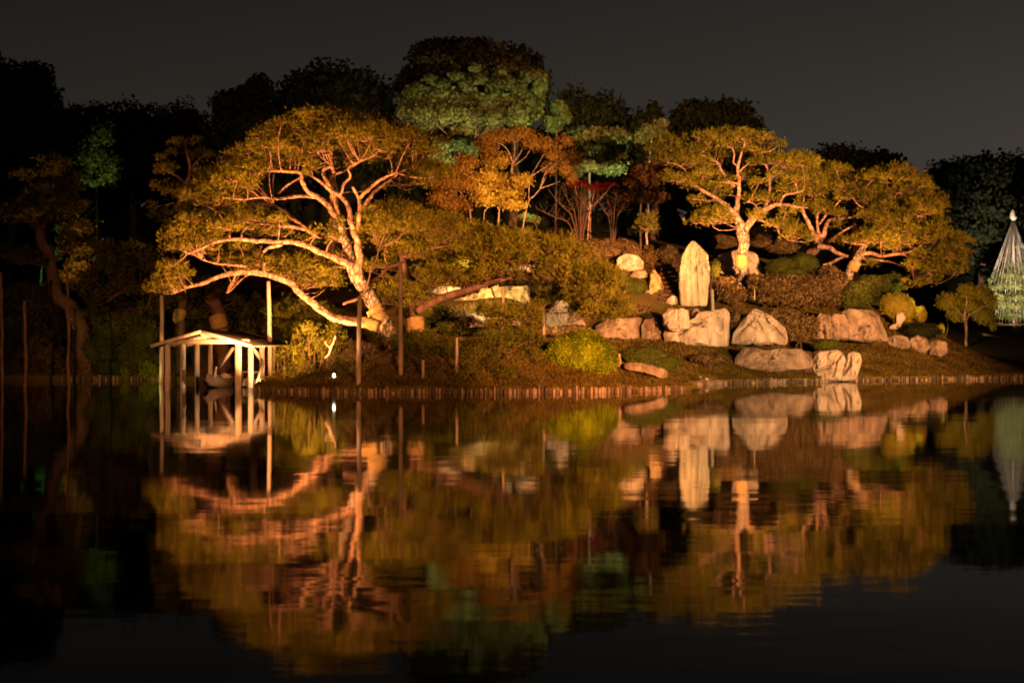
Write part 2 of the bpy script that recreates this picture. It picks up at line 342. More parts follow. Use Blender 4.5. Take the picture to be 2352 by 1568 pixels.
# water
m, n, o = newmat('pond_water'); L = n.links
b = N(n, 'ShaderNodeBsdfPrincipled'); b.inputs['Base Color'].default_value = (0.0035, 0.0038, 0.0035, 1); b.inputs['Roughness'].default_value = 0.042
b.inputs['IOR'].default_value = 1.23
g = N(n, 'ShaderNodeNewGeometry')
def wave(sc, scale, det):
    mp = N(n, 'ShaderNodeMapping'); mp.inputs['Scale'].default_value = scale; L.new(g.outputs['Position'], mp.inputs['Vector'])
    q = N(n, 'ShaderNodeTexNoise'); q.inputs['Scale'].default_value = 1; q.inputs['Detail'].default_value = det; L.new(mp.outputs[0], q.inputs['Vector'])
    s = N(n, 'ShaderNodeVectorMath', operation='SUBTRACT'); s.inputs[1].default_value = (0.5, 0.5, 0.5); L.new(q.outputs['Color'], s.inputs[0])
    k = N(n, 'ShaderNodeVectorMath', operation='MULTIPLY'); k.inputs[1].default_value = sc; L.new(s.outputs[0], k.inputs[0]); return k
k1 = wave((0.003, 0.024, 0), (1.1, 6.0, 1), 2)      # short ripples, crests across the view
k2 = wave((0.004, 0.014, 0), (0.25, 0.9, 1), 2)    # slow swell
k3 = wave((0.003, 0.018, 0), (4, 22, 1), 1)
# ripples come in patches of breeze
pm = N(n, 'ShaderNodeMapping'); pm.inputs['Scale'].default_value = (0.07, 0.16, 1); L.new(g.outputs['Position'], pm.inputs['Vector'])
pn = N(n, 'ShaderNodeTexNoise'); pn.inputs['Scale'].default_value = 1; L.new(pm.outputs[0], pn.inputs['Vector'])
pr = N(n, 'ShaderNodeMapRange'); pr.inputs['From Min'].default_value = 0.35; pr.inputs['From Max'].default_value = 0.65; pr.inputs['To Min'].default_value = 0.25; L.new(pn.outputs[0], pr.inputs['Value'])
a1 = N(n, 'ShaderNodeVectorMath', operation='ADD'); L.new(k1.outputs[0], a1.inputs[0]); L.new(k3.outputs[0], a1.inputs[1])
sc1 = N(n, 'ShaderNodeVectorMath', operation='SCALE'); L.new(a1.outputs[0], sc1.inputs[0]); L.new(pr.outputs[0], sc1.inputs['Scale'])
a2 = N(n, 'ShaderNodeVectorMath', operation='ADD'); L.new(sc1.outputs[0], a2.inputs[0]); L.new(k2.outputs[0], a2.inputs[1])
# calmer under the far bank
sp = N(n, 'ShaderNodeSeparateXYZ'); L.new(g.outputs['Position'], sp.inputs[0])
cr = N(n, 'ShaderNodeMapRange'); cr.inputs['From Min'].default_value = 12; cr.inputs['From Max'].default_value = 46; cr.inputs['To Min'].default_value = 1.0; cr.inputs['To Max'].default_value = 0.22; L.new(sp.outputs['Y'], cr.inputs['Value'])
sc2 = N(n, 'ShaderNodeVectorMath', operation='SCALE'); L.new(a2.outputs[0], sc2.inputs[0]); L.new(cr.outputs[0], sc2.inputs['Scale'])
a3 = N(n, 'ShaderNodeVectorMath', operation='ADD'); a3.inputs[1].default_value = (0, 0, 1); L.new(sc2.outputs[0], a3.inputs[0])
nn = N(n, 'ShaderNodeVectorMath', operation='NORMALIZE'); L.new(a3.outputs[0], nn.inputs[0]); L.new(nn.outputs[0], b.inputs['Normal'])
L.new(b.outputs[0], o.inputs[0])
wt = meshobj('water', [(-400, -30, 0), (400, -30, 0), (400, 76, 0), (-400, 76, 0)], [(0, 1, 2, 3)], m); tag(wt, 'still dark pond water mirroring the lit garden', None, None, 'structure')

# ------------------------------------------------------------------ foliage
def inpoly(x, y, poly):
    poly = np.asarray(poly); r = np.zeros(np.shape(x), bool); j = len(poly) - 1
    for i in range(len(poly)):
        xi, yi, xj, yj = *poly[i], *poly[j]
        c = ((yi > y) != (yj > y)) & (x < (xj - xi) * (y - yi) / (yj - yi + 1e-12) + xi); r ^= c; j = i
    return r
def span(x, y, poly):
    """distance left and right from x,y to the polygon's edge"""
    poly = np.asarray(poly); j = len(poly) - 1; hits = []
    for i in range(len(poly)):
        xi, yi, xj, yj = *poly[i], *poly[j]
        if (yi > y) != (yj > y): hits.append((xj - xi) * (y - yi) / (yj - yi) + xi)
        j = i
    l = [x - h for h in hits if h <= x]; r = [h - x for h in hits if h > x]
    return (min(l) if l else 0), (min(r) if r else 0)
def unit(n):
    v = R.normal(size=(n, 3)); return v / np.linalg.norm(v, axis=1)[:, None]
def needles(C_, U, k, Ln, Wd, spread=0.6, tb=None):
    """fans of k needles at centres C_ around directions U -> V,T,tint"""
    n = len(C_); Cc = np.repeat(C_, k, 0); d = np.repeat(U, k, 0) + spread * unit(n * k); d /= np.linalg.norm(d, axis=1)[:, None]
    s_ = np.cross(d, unit(n * k)); s_ /= np.linalg.norm(s_, axis=1)[:, None] + 1e-9
    l = Ln * R.uniform(0.7, 1.25, (n * k, 1))
    V = np.stack([Cc - s_ * Wd / 2, Cc + s_ * Wd / 2, Cc + d * l], 1).reshape(-1, 3)
    T = np.arange(n * k * 3).reshape(-1, 3); t = np.repeat(R.uniform(-0.18, 0.18, n) if tb is None else tb, k) + R.uniform(-0.07, 0.07, n * k)
    return V, T, t
def pad_pts(c, rx, ry, rz, n):
    """tufts gathered in upright clumps over a shallow dome"""
    m_ = max(6, n // 5)
    a = R.uniform(0, 2 * np.pi, m_); r = np.sqrt(R.uniform(0, 1, m_)); lob = 1 + 0.18 * np.sin(a * 3 + c[0] * 5) + 0.10 * np.sin(a * 7 + c[2] * 9)
    x, y = r * np.cos(a) * lob, r * np.sin(a) * lob
    z = (1 - r ** 2) * R.uniform(0.0, 1.0, m_) - 0.25 * r + 0.15 * fbm(np.stack([x * 3 + c[0], y * 3, x * 0 + c[2]], -1), 2)
    X = np.array(c) + np.stack([x * rx, y * ry, z * rz], -1)
    U = np.stack([x * 0.6, y * 0.6, 0.9 + 0 * x], -1) + R.normal(0, .15, (m_, 3))
    i = R.integers(0, m_, n); g_ = R.normal(0, 0.085, (n, 3)) * [1, 1, 1.1]
    U = U[i] + g_ * 5; X = X[i] + g_; tc_ = R.uniform(-.16, .16, m_)[i]
    return X, U / np.linalg.norm(U, axis=1)[:, None], tc_
def polyarea(p):
    p = np.asarray(p); x, y = p[:, 0], p[:, 1]; return 0.5 * abs(np.dot(x, np.roll(y, 1)) - np.dot(y, np.roll(x, 1)))
def fill(poly, D0, D1, size=0.8, dens=1.0, holes=(), flat=0.42):
    """pads (c, rx, ry, rz) that fill an outline between two depths"""
    poly = [tuple(p) for p in poly]; px = F / ((D0 + D1) / 2); A = polyarea(poly) / px / px
    nlay = max(1.0, (D1 - D0) / 1.5)
    n = max(2, int(A / (size * size * 0.92) * dens * nlay)); pads = []
    pa = np.array(poly); lo, hi = pa.min(0), pa.max(0); tries = 0
    while len(pads) < n and tries < n * 30:
        tries += 1
        best = None; bd = -1
        for _ in range(3):
            u, v = R.uniform(lo[0], hi[0]), R.uniform(lo[1], hi[1])
            if not inpoly(u, v, poly) or any(inpoly(u, v, h) for h in holes): continue
            D = R.uniform(D0, D1); q = np.array(P(u, v, D))
            d = min((np.sum(((q - np.array(p[0])) * [1, .6, 2]) ** 2) for p in pads[-60:]), default=9)
            if d > bd: bd, best = d, (u, v, D)
        if best is None: continue
        u, v, D = best; l, r = span(u, v, poly); m_ = min(l, r) * D / F
        rx = min(size * R.uniform(0.7, 1.3), m_ + 0.22)
        if rx < 0.2: continue
        pads.append((np.array(P(u, v, D)), rx, rx * R.uniform(0.7, 1.0), max(0.14, rx * flat * R.uniform(0.8, 1.3))))
    return pads
def twig(mb, a, b, r0, r1, sag=0.15, sides=3, seg=3):
    a, b = np.array(a, float), np.array(b, float); L_ = np.linalg.norm(b - a)
    t = np.linspace(0, 1, seg + 1)[:, None]; X = a * (1 - t) + b * t
    X += np.sin(t * np.pi) * (R.normal(0, 0.07, 3) * L_ - np.array([0, 0, sag * L_ * 0.5]))
    tube(mb, np.hstack([X, r0 * (1 - t) + r1 * t]), sides, 1)
def to3(K, pts, D, d0=0.0, d1=0.0):
    """polyline (cx,cy,r) in crop units -> rows x,y,z,r"""
    o = []; n = len(pts)
    for i, (a, b_, r) in enumerate(pts):
        d = D + d0 + (d1 - d0) * i / max(1, n - 1); u, v = K(a, b_) if K else (a, b_)
        o.append((*P(u, v, d), r * (K.k if K else 1) * d / F))
    return np.array(o)
def pine(base, label, trunk, limbs, tiers, nm='needle', bark='bark', lowbark='bark_g', k=5, tuft=230, Ln=0.14, Wd=0.032, group=None, name='pine_tree', wraps=(), twigs=True, tw_r=0.022, cat='pine tree'):
    """trunk: rows; limbs: list of rows; tiers: list of (pads)"""
    t = empty(name, base, label, cat, group)
    mb = MB(); tr = np.array(trunk, float); tr[0, :3] = base; tube(mb, tr, 14, 5, 0.35); mb.build('trunk', M[lowbark], t, True)
    skel = [tr[max(1, len(tr)//2):, :4]]
    for lp in limbs:
        mb = MB(); tube(mb, lp, 10 if lp[0][3] > 0.06 else 6, 5, 0.5); mb.build('limb', M[bark], t, True); skel.append(catmull(lp, 4))
    Sk = np.vstack(skel)
    for wr in wraps:
        a, b_ = np.array(wr[0], float), np.array(wr[1], float); mb = MB(); r = wr[2]
        rows = [(*(a * (1 - q) + b_ * q), r * (1.0 + 0.07 * math.sin(q * 31) + (0.10 if 0 < q < 1 else 0))) for q in np.linspace(0, 1, 9)]
        tube(mb, rows, 16, 1, 0.2); mb.build('straw_wrap', M['straw'], t, False)
    tw = MB()
    for pads in tiers:
        if not pads: continue
        mb = MB()
        for c, rx, ry, rz in pads:
            n_ = int(np.clip(tuft * rx * ry * 1.7 + 20, 30, 900)); Cc, U, tb = pad_pts(c, rx, ry, rz, n_)
            V, T, ti = needles(Cc, U, k, Ln, Wd, tb=tb); mb.add(V, T, ti)
            if twigs:
                low = c - np.array([0, 0, rz * 0.35])
                d = Sk[:, :3] - low; w_ = np.sqrt((d ** 2).sum(1)) + np.maximum(d[:, 2], 0) * 1.5
                i = int(np.argmin(w_)); a = Sk[i, :3]
                twig(tw, a, low, min(Sk[i, 3] * 0.8, tw_r), 0.016, 0.1, 4, 4)
                for q in range(8):
                    an = R.uniform(0, 2 * np.pi); rr = R.uniform(0.5, 0.95)
                    twig(tw, low, low + np.array([math.cos(an) * rx * rr, math.sin(an) * ry * rr, rz * R.uniform(-0.1, 0.5)]), 0.013, 0.005, 0.2, 3, 2)
        tag(mb.build('needle_tier', M[nm], t, False, True), kind='stuff')
    if twigs and tw.n: tag(tw.build('twigs', M[bark], t), kind='stuff')
    return t
def leafcloud(mb, ells, n, size, shell=0.55, core=True, lobes=7, up=0.0, ragged=0.22, corek=0.78):
    """ells: (centre, rx, ry, rz); leaves as small quads in lumps over each ellipsoid"""
    vol = np.array([e_[1] * e_[2] + e_[1] * e_[3] + e_[2] * e_[3] for e_ in ells]); vol = vol / vol.sum()
    for (c, rx, ry, rz), f in zip(ells, vol):
        m_ = max(20, int(n * f)); q = unit(m_); rad = shell + (1 - shell) * R.uniform(0, 1, m_) ** 0.5
        bump = fbm(q * lobes * 0.45 + np.array(c) * 0.7, 3); rad = rad * (1 + ragged * bump)
        X = np.array(c) + q * rad[:, None] * np.array([rx, ry, rz])
        nn_ = q + 0.9 * unit(m_) + np.array([0, 0, up]); nn_ /= np.linalg.norm(nn_, axis=1)[:, None]
        s_ = np.cross(nn_, unit(m_)); s_ /= np.linalg.norm(s_, axis=1)[:, None] + 1e-9; t = np.cross(nn_, s_)
        sz = size * R.uniform(0.6, 1.3, (m_, 1))
        V = np.stack([X - s_ * sz * 0.5, X + t * sz * 0.42, X + s_ * sz * 0.5, X - t * sz * 0.42], 1).reshape(-1, 3)
        i = np.arange(m_)[:, None] * 4; T = np.concatenate([i + np.array([[0, 1, 2]]), i + np.array([[0, 2, 3]])], 1).reshape(-1, 3)
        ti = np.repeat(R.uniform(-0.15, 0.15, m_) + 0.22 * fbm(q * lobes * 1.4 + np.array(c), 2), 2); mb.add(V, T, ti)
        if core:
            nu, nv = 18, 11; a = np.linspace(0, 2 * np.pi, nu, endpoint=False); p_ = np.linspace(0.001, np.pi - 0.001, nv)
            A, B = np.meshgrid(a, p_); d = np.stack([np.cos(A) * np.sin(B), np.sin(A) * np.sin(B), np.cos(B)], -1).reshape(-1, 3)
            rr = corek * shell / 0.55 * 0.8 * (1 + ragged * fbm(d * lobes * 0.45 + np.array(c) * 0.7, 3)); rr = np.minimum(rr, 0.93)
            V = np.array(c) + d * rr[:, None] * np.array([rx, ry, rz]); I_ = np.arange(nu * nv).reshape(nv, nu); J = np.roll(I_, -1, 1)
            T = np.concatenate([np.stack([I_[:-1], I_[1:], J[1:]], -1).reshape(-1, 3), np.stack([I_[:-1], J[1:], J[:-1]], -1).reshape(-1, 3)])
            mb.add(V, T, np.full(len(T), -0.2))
def E(K, cx, cy_, rx, ry, D, dep=1.0):
    """ellipse read off the photograph -> ellipsoid"""
    u, v = K(cx, cy_) if K else (cx, cy_); k = (K.k if K else 1) * D / F
    return (np.array(P(u, v, D)), rx * k, max(rx * dep, ry * 0.6) * k, ry * k)

# ------------------------------------------------------------------ the great pine
DP = 57.0
T1 = to3(K1, [(1700, 1640, 62), (1650, 1540, 56), (1590, 1440, 50), (1535, 1340, 46), (1490, 1240, 44), (1440, 1150, 42), (1405, 1080, 36), (1385, 980, 30), (1365, 870, 26), (1335, 800, 22)], DP)
T1base = Vector((T1[0][0], T1[0][1], G(T1[0][0], T1[0][1]) - 0.1))
def L1(pts, d0=0, d1=0): return to3(K1, pts, DP, d0, d1)
limbs = [
 L1([(1470, 1200, 30), (1470, 1100, 26), (1462, 1000, 24), (1440, 910, 22), (1412, 830, 17), (1405, 770, 15), (1365, 695, 14), (1300, 650, 13), (1235, 600, 10), (1175, 560, 7)], -0.3, -0.8),
 L1([(1440, 930, 17), (1462, 860, 15), (1472, 770, 13), (1462, 690, 11), (1425, 625, 8)], -0.4, -0.9),
 L1([(1464, 700, 11), (1530, 640, 10), (1600, 580, 9), (1700, 535, 6)], -0.7, -1.6),
 L1([(1470, 780, 13), (1560, 665, 12), (1640, 600, 10), (1725, 535, 7), (1800, 500, 5)], -0.6, -0.2),
 L1([(1340, 815, 22), (1280, 740, 20), (1200, 690, 18), (1145, 655, 15), (1110, 600, 13), (1100, 550, 12), (1080, 530, 11), (980, 525, 9), (870, 528, 7), (780, 560, 4)], 0, -1.5),
 L1([(1200, 690, 12), (1080, 685, 11), (960, 697, 9), (850, 687, 7), (740, 702, 5), (620, 690, 3)], -0.2, -1.4),
 L1([(1350, 830, 16), (1305, 750, 14), (1290, 660, 13), (1262, 580, 12), (1243, 522, 10), (1300, 497, 7)], 0.2, -0.6),
 L1([(1360, 850, 16), (1320, 740, 14), (1312, 640, 14), (1310, 550, 13), (1290, 460, 11), (1290, 380, 9), (1270, 280, 5)], 0.8, 0.9),
 L1([(1350, 675, 9), (1372, 610, 9), (1412, 560, 8), (1400, 505, 7), (1475, 460, 6)], -0.7, -1.3),
 L1([(1305, 550, 8), (1400, 512, 8), (1475, 465, 7), (1560, 430, 4)], 0.5, -0.4),
 L1([(960, 668, 6), (1020, 612, 7), (1095, 568, 7)], -1.0, -1.0),
 L1([(1420, 1125, 28), (1340, 1080, 22), (1240, 1040, 20), (1150, 1000, 18), (1060, 970, 17), (960, 965, 16), (850, 962, 15), (740, 952, 12), (640, 955, 10), (560, 972, 9), (480, 1010, 7), (390, 1045, 4)], -0.3, -2.0),
 L1([(985, 985, 12), (905, 1003, 11), (870, 1030, 8)], -1.1, -1.4),
 L1([(1380, 960, 18), (1280, 945, 16), (1190, 918, 15), (1140, 885, 14), (1060, 830, 13), (1000, 780, 10), (935, 738, 6)], 0.2, 0.6),
 L1([(1140, 888, 11), (1040, 873, 11), (950, 866, 9), (850, 853, 8), (720, 840, 5), (620, 860, 3)], 0.4, -0.8),
 L1([(1580, 1480, 34), (1520, 1475, 30), (1450, 1470, 28), (1370, 1460, 27), (1290, 1438, 26), (1200, 1380, 25), (1130, 1318, 23), (1065, 1262, 21), (1015, 1218, 20), (930, 1188, 19), (850, 1165, 19), (750, 1160, 18), (640, 1170, 16), (540, 1205, 13), (460, 1236, 11), (390, 1252, 8), (330, 1282, 5)], -0.4, 0.2),
 L1([(800, 1130, 7), (700, 1115, 8), (580, 1105, 6), (480, 1080, 4)], 0.4, -0.5),
 L1([(640, 1290, 5), (660, 1240, 6), (700, 1170, 6)], 1.2, 0.4),
 L1([(875, 1160, 6), (872, 1120, 6), (885, 1095, 4)], -0.3, -0.3),
 L1([(655, 960, 6), (660, 900, 6), (670, 870, 4)], -1.2, -1.2),
 L1([(735, 950, 6), (730, 920, 5), (770, 870, 4)], -1.0, -1.2),
]
A = [
 ([(780,320),(900,245),(1100,165),(1250,135),(1400,140),(1500,195),(1650,225),(1800,258),(2010,335),(1960,400),(1800,430),(1650,425),(1500,400),(1350,370),(1200,390),(1050,410),(900,400),(780,400),(640,420),(660,390)], 54.6, 60, 0.85, 1.0),
 ([(560,490),(650,405),(900,400),(1300,400),(1800,430),(1700,500),(1450,470),(1300,460),(1100,490),(850,500),(650,560)], 57.6, 60.5, 0.7, 0.6),
 ([(550,495),(640,410),(800,430),(870,500),(850,560),(700,620),(560,640),(470,600)], 55, 59.5, 0.75, 0.9),
 ([(355,690),(460,600),(600,620),(780,590),(800,660),(700,740),(560,770),(400,775)], 55, 59.5, 0.75, 0.9),
 ([(290,855),(345,745),(560,760),(720,730),(880,720),(990,800),(1000,840),(800,820),(690,880),(500,900),(330,915)], 55.2, 59, 0.7, 0.9),
 ([(190,940),(320,905),(560,905),(640,940),(560,1000),(500,1050),(300,1015),(240,1005)], 54.8, 58, 0.6, 1.0),
 ([(560,1000),(640,980),(900,1010),(980,1040),(900,1090),(700,1100),(560,1060)], 57.4, 59.5, 0.6, 0.9),
 ([(215,1140),(270,1092),(400,1100),(430,1125),(380,1180),(280,1190),(220,1165)], 55.5, 57.5, 0.5, 1.3),
 ([(150,1235),(240,1180),(350,1200),(390,1235),(300,1290),(180,1290)], 56, 57.5, 0.5, 1.3),
 ([(740,850),(1000,880),(1200,950),(1330,1010),(1380,1060),(1200,1000),(1000,945),(750,930)], 58.2, 60, 0.6, 0.8),
 ([(560,1060),(850,1070),(1100,1030),(1290,1080),(1400,1150),(1380,1205),(1300,1240),(1200,1290),(1100,1270),(1030,1190),(900,1140),(640,1130)], 58.0, 60.5, 0.65, 0.9),
 ([(1730,440),(1850,430),(1990,490),(2060,530),(2040,562),(1900,600),(1760,600),(1660,525)], 55.5, 59, 0.6, 1.0),
 ([(1190,880),(1280,835),(1345,830),(1370,900),(1330,960),(1210,950)], 55.4, 56.6, 0.5, 1.0),
 ([(1090,500),(1130,470),(1230,480),(1220,530),(1120,540)], 55.5, 57, 0.4, 1.0),
 ([(1330,470),(1420,470),(1500,520),(1650,520),(1500,545),(1350,530)], 57.6, 59, 0.4, 0.7),
 ([(1500,560),(1620,560),(1600,620),(1510,650)], 58, 59, 0.4, 0.8),
]
hol = [K1.poly([(895,585),(960,570),(1010,600),(960,660),(900,665)])]
tiers = [fill(K1.poly(p), a, b_, s_, d * 1.35, hol, 0.38) for p, a, b_, s_, d in A]
wr = [(P(*K1(1600, 1465), DP), P(*K1(1545, 1375), DP), 0.335)]
pine(T1base, 'great spreading red pine glowing orange beside the boat hut, broadest tree on the bank', T1, limbs, tiers, wraps=wr, tuft=250)
# straw wrap on the low limb
mb = MB(); tube(mb, to3(K1, [(1590, 1500, 36), (1555, 1485, 38), (1500, 1474, 36), (1480, 1473, 34)], DP - 0.38), 14, 2, 0.3); 
sw = mb.build('straw_wrap', M['straw'], bpy.data.objects['pine_tree'], False)

# ------------------------------------------------------------------ the middle pine, low and wide
DC = 59.0
T2 = to3(Q3, [(560, 1260, 44), (545, 1150, 38), (530, 1040, 34), (510, 900, 31), (480, 760, 28), (470, 650, 25), (440, 540, 22), (410, 430, 18), (380, 330, 12)], DC)
T2b = Vector((T2[0][0], T2[0][1], G(T2[0][0], T2[0][1]) - 0.1))
def L2(pts, d0=0, d1=0): return to3(Q3, pts, DC, d0, d1)
l2 = [L2([(560, 960, 34), (700, 870, 32), (820, 830, 30), (950, 790, 27), (1100, 740, 22), (1250, 700, 17), (1400, 670, 14), (1550, 660, 11), (1680, 680, 9), (1770, 760, 6)], -0.5, -3.2),
      L2([(1700, 700, 6), (1850, 860, 6), (2000, 930, 5), (2060, 980, 4)], -3.2, -3.6),
      L2([(1160, 760, 9), (1190, 840, 7), (1240, 910, 6), (1260, 950, 5)], -1.8, -1.8),
      L2([(100, 850, 14), (160, 730, 14), (260, 660, 13), (330, 590, 12), (440, 560, 12)], -2.0, -0.4),
      L2([(-60, 900, 10), (100, 830, 11), (150, 720, 7), (180, 600, 7), (225, 520, 6), (240, 430, 5)], -3.0, -2.4),
      L2([(-110, 520, 5), (0, 400, 8), (90, 360, 8), (200, 345, 8), (340, 340, 9), (420, 400, 12)], -3.2, -0.2),
      L2([(430, 500, 16), (560, 490, 13), (680, 440, 11), (800, 420, 8), (950, 400, 6)], 0, -2),
      L2([(440, 520, 14), (620, 300, 11), (760, 240, 8), (900, 260, 5)], 0, 1),
      L2([(270, 900, 8), (310, 840, 8), (380, 770, 7), (430, 740, 6)], -2.4, -1.0),
      L2([(500, 620, 8), (560, 690, 7), (600, 740, 5)], -0.6, -1.4),
      L2([(1060, 390, 6), (1080, 350, 6), (1160, 345, 4)], -2.4, -2.8)]
B = [
 ([(850,300),(1300,330),(1700,385),(1990,500),(2180,650),(2200,740),(1950,780),(1700,700),(1550,600),(1100,600),(980,480)], 55.5, 60, 0.8, 0.7),
 ([(1560,700),(1850,760),(2000,850),(1900,980),(1700,1000),(1560,960)], 56.5, 60, 0.7, 0.45),
 ([(560,620),(960,640),(1250,640),(1300,690),(1100,730),(700,800),(560,760)], 57, 61, 0.7, 0.6),
 ([(80,120),(300,75),(450,95),(600,145),(700,185),(900,200),(900,280),(700,300),(500,330),(300,330),(110,330)], 55, 61, 0.85, 0.9),
 ([(700,200),(1100,235),(1250,295),(1340,350),(1300,430),(1000,440),(800,400),(650,330)], 55, 61, 0.85, 0.9),
 ([(100,350),(400,360),(700,340),(960,420),(960,500),(700,510),(560,560),(440,560),(300,470),(120,430)], 57, 61, 0.8, 0.8),
 ([(1250,340),(1500,372),(1700,382),(1900,425),(2010,500),(1900,560),(1600,560),(1300,540),(1050,560),(960,480),(1100,430)], 54.3, 59, 0.85, 1.0),
 ([(1600,560),(1900,540),(2030,510),(2150,605),(2240,655),(2190,730),(2000,760),(1850,740),(1700,680),(1560,640)], 54.0, 57.5, 0.8, 1.0),
 ([(1750,760),(2000,760),(2180,740),(2230,860),(2320,925),(2300,985),(2150,1000),(1960,1010),(1880,900)], 53.8, 57, 0.7, 1.0),
 ([(560,600),(760,600),(960,640),(1050,690),(900,730),(700,740),(580,700)], 56, 59.5, 0.6, 1.0),
 ([(1060,620),(1250,610),(1550,620),(1600,660),(1300,670),(1100,690)], 55, 57.5, 0.6, 0.9),
 ([(250,700),(400,690),(560,780),(640,900),(560,960),(420,900),(280,850)], 56.6, 60.5, 0.6, 0.8),
 ([(100,470),(220,480),(380,560),(300,620),(140,640)], 58, 60.5, 0.6, 0.8),
 ([(1040,940),(1240,900),(1560,960),(1560,1080),(1100,1080)], 56, 58.5, 0.6, 0.8),
 ([(1870,880),(2030,960),(2020,1030),(1880,1060),(1840,960)], 55, 57, 0.5, 0.9),
]
h2 = [Q3.poly([(1240,570),(1560,560),(1560,640),(1150,665)]), Q3.poly([(100,400),(200,400),(300,560),(100,560)]), Q3.poly([(640,745),(930,735),(930,790),(640,820)]), Q3.poly([(800,850),(1000,760),(1560,710),(1560,900),(1300,940),(900,960),(780,920)]), Q3.poly([(1650,870),(1800,840),(1840,1000),(1650,1020)])]
tiers = [fill(Q3.poly(p), a, b_, s_, d * 1.9, h2) for i, (p, a, b_, s_, d) in enumerate(B)]
pine(T2b, 'dim olive pine with long low boughs right of the great pine, propped over the bank', T2, l2, tiers, 'needle', 'bark_k', 'bark_k', wraps=[(P(*Q3(545, 1130), DC), P(*Q3(530, 1010), DC), 0.34)], tuft=200)

# ------------------------------------------------------------------ right pine on the mound
DR = 76.0
T3 = to3(Q1, [(862, 1405, 52), (868, 1330, 44), (876, 1240, 43), (866, 1120, 42), (868, 1000, 46), (872, 930, 50), (866, 870, 46), (845, 820, 36), (822, 760, 30), (812, 700, 24)], DR)
T3b = Vector((T3[0][0], T3[0][1], G(T3[0][0], T3[0][1]) - 0.1))
def L3(pts, d0=0, d1=0): return to3(Q1, pts, DR, d0, d1)
l3 = [L3([(806, 740, 26), (824, 650, 19), (835, 560, 17), (836, 470, 16), (828, 400, 14), (832, 345, 13), (850, 280, 10), (866, 220, 9), (885, 165, 6), (880, 110, 4)], 0, -0.8),
      L3([(815, 780, 28), (760, 715, 24), (700, 670, 20), (640, 630, 17), (560, 572, 14), (490, 530, 11), (410, 480, 7), (340, 430, 4)], 0, -1.4),
      L3([(836, 495, 11), (740, 488, 10), (600, 484, 8), (520, 470, 5)], -0.3, -1.2),
      L3([(800, 520, 14), (742, 470, 14), (690, 400, 13), (650, 322, 11), (580, 282, 9), (485, 240, 6), (400, 210, 4)], 0.3, -0.8),
      L3([(880, 930, 40), (905, 850, 34), (945, 800, 31), (1000, 755, 28), (1060, 718, 22), (1150, 680, 18), (1240, 680, 14), (1330, 690, 9), (1420, 700, 5)], 0.1, -0.6),
      L3([(1050, 720, 15), (1078, 640, 12), (1096, 560, 13), (1098, 450, 11), (1112, 380, 8), (1180, 330, 5)], 0, -0.6),
      L3([(1180, 670, 11), (1222, 600, 10), (1290, 580, 8), (1380, 560, 5)], -0.2, -1.0),
      L3([(1000, 730, 8), (970, 670, 7), (900, 650, 5)], -0.4, -0.8),
      L3([(990, 790, 12), (1080, 830, 10), (1160, 865, 8), (1185, 925, 6), (1270, 980, 4)], -0.4, -1.2),
      L3([(1100, 430, 8), (1050, 300, 7), (1020, 240, 6), (1110, 220, 4)], -0.4, -0.8),
      L3([(832, 345, 8), (790, 320, 7), (800, 250, 6), (780, 170, 4)], -0.5, -0.6),
      L3([(835, 400, 9), (900, 340, 7), (960, 290, 6), (1010, 240, 4)], -0.5, -0.9),
      L3([(420, 460, 6), (380, 380, 6), (300, 330, 4), (220, 320, 3)], -0.9, -1.3)]
Cc_ = [
 ([(50,225),(180,115),(400,95),(560,70),(800,75),(950,80),(1090,100),(1190,135),(1225,205),(1100,230),(1000,240),(900,190),(800,160),(650,170),(560,200),(480,225),(300,220),(80,270)], 73.2, 79, 0.9, 1.0),
 ([(90,280),(300,230),(480,240),(620,290),(640,330),(500,390),(400,380),(300,340),(110,335)], 73.6, 77, 0.8, 0.9),
 ([(620,200),(780,180),(850,240),(840,320),(720,330),(650,290)], 76.5, 79, 0.6, 0.9),
 ([(150,425),(250,392),(430,400),(560,400),(640,390),(700,430),(560,480),(420,470),(320,500),(240,500)], 73.8, 77.5, 0.7, 1.0),
 ([(250,505),(480,490),(620,510),(780,515),(800,560),(720,625),(600,590),(500,545),(400,530),(270,540)], 74.4, 77.6, 0.65, 1.0),
 ([(250,632),(290,597),(450,602),(620,650),(700,700),(720,745),(560,740),(520,690),(400,668)], 74.0, 76.4, 0.6, 1.1),
 ([(398,825),(450,765),(620,735),(780,770),(780,800),(640,828),(500,850),(420,850)], 74.0, 76.4, 0.6, 1.2),
 ([(700,400),(790,400),(790,470),(710,450)], 75, 77, 0.5, 1.0),
 ([(870,400),(960,320),(1020,250),(1225,215),(1400,250),(1500,290),(1500,370),(1380,390),(1250,380),(1060,330),(950,400),(1060,470),(1050,505),(900,510),(870,460)], 74, 78.5, 0.75, 0.9),
 ([(1100,400),(1380,400),(1500,400),(1400,470),(1200,465),(1120,450)], 74.6, 77.5, 0.6, 0.9),
 ([(850,605),(980,582),(1140,590),(1140,635),(1050,655),(900,640)], 74.6, 77, 0.55, 1.1),
 ([(1130,515),(1250,505),(1380,530),(1380,558),(1250,588),(1150,560)], 74.4, 76.8, 0.55, 1.1),
 ([(1040,790),(1200,790),(1350,830),(1400,900),(1460,950),(1440,1000),(1250,965),(1150,860),(1000,820)], 74.2, 76, 0.6, 1.2),
 ([(1150,725),(1280,722),(1290,770),(1170,770)], 74.6, 76, 0.5, 1.2),
 ([(945,745),(1060,735),(1060,790),(955,790)], 74.6, 75.4, 0.4, 1.3),
]
tiers = [fill(Q1.poly(p), a, b_, s_, d * 1.1, flat=0.34) for p, a, b_, s_, d in Cc_]
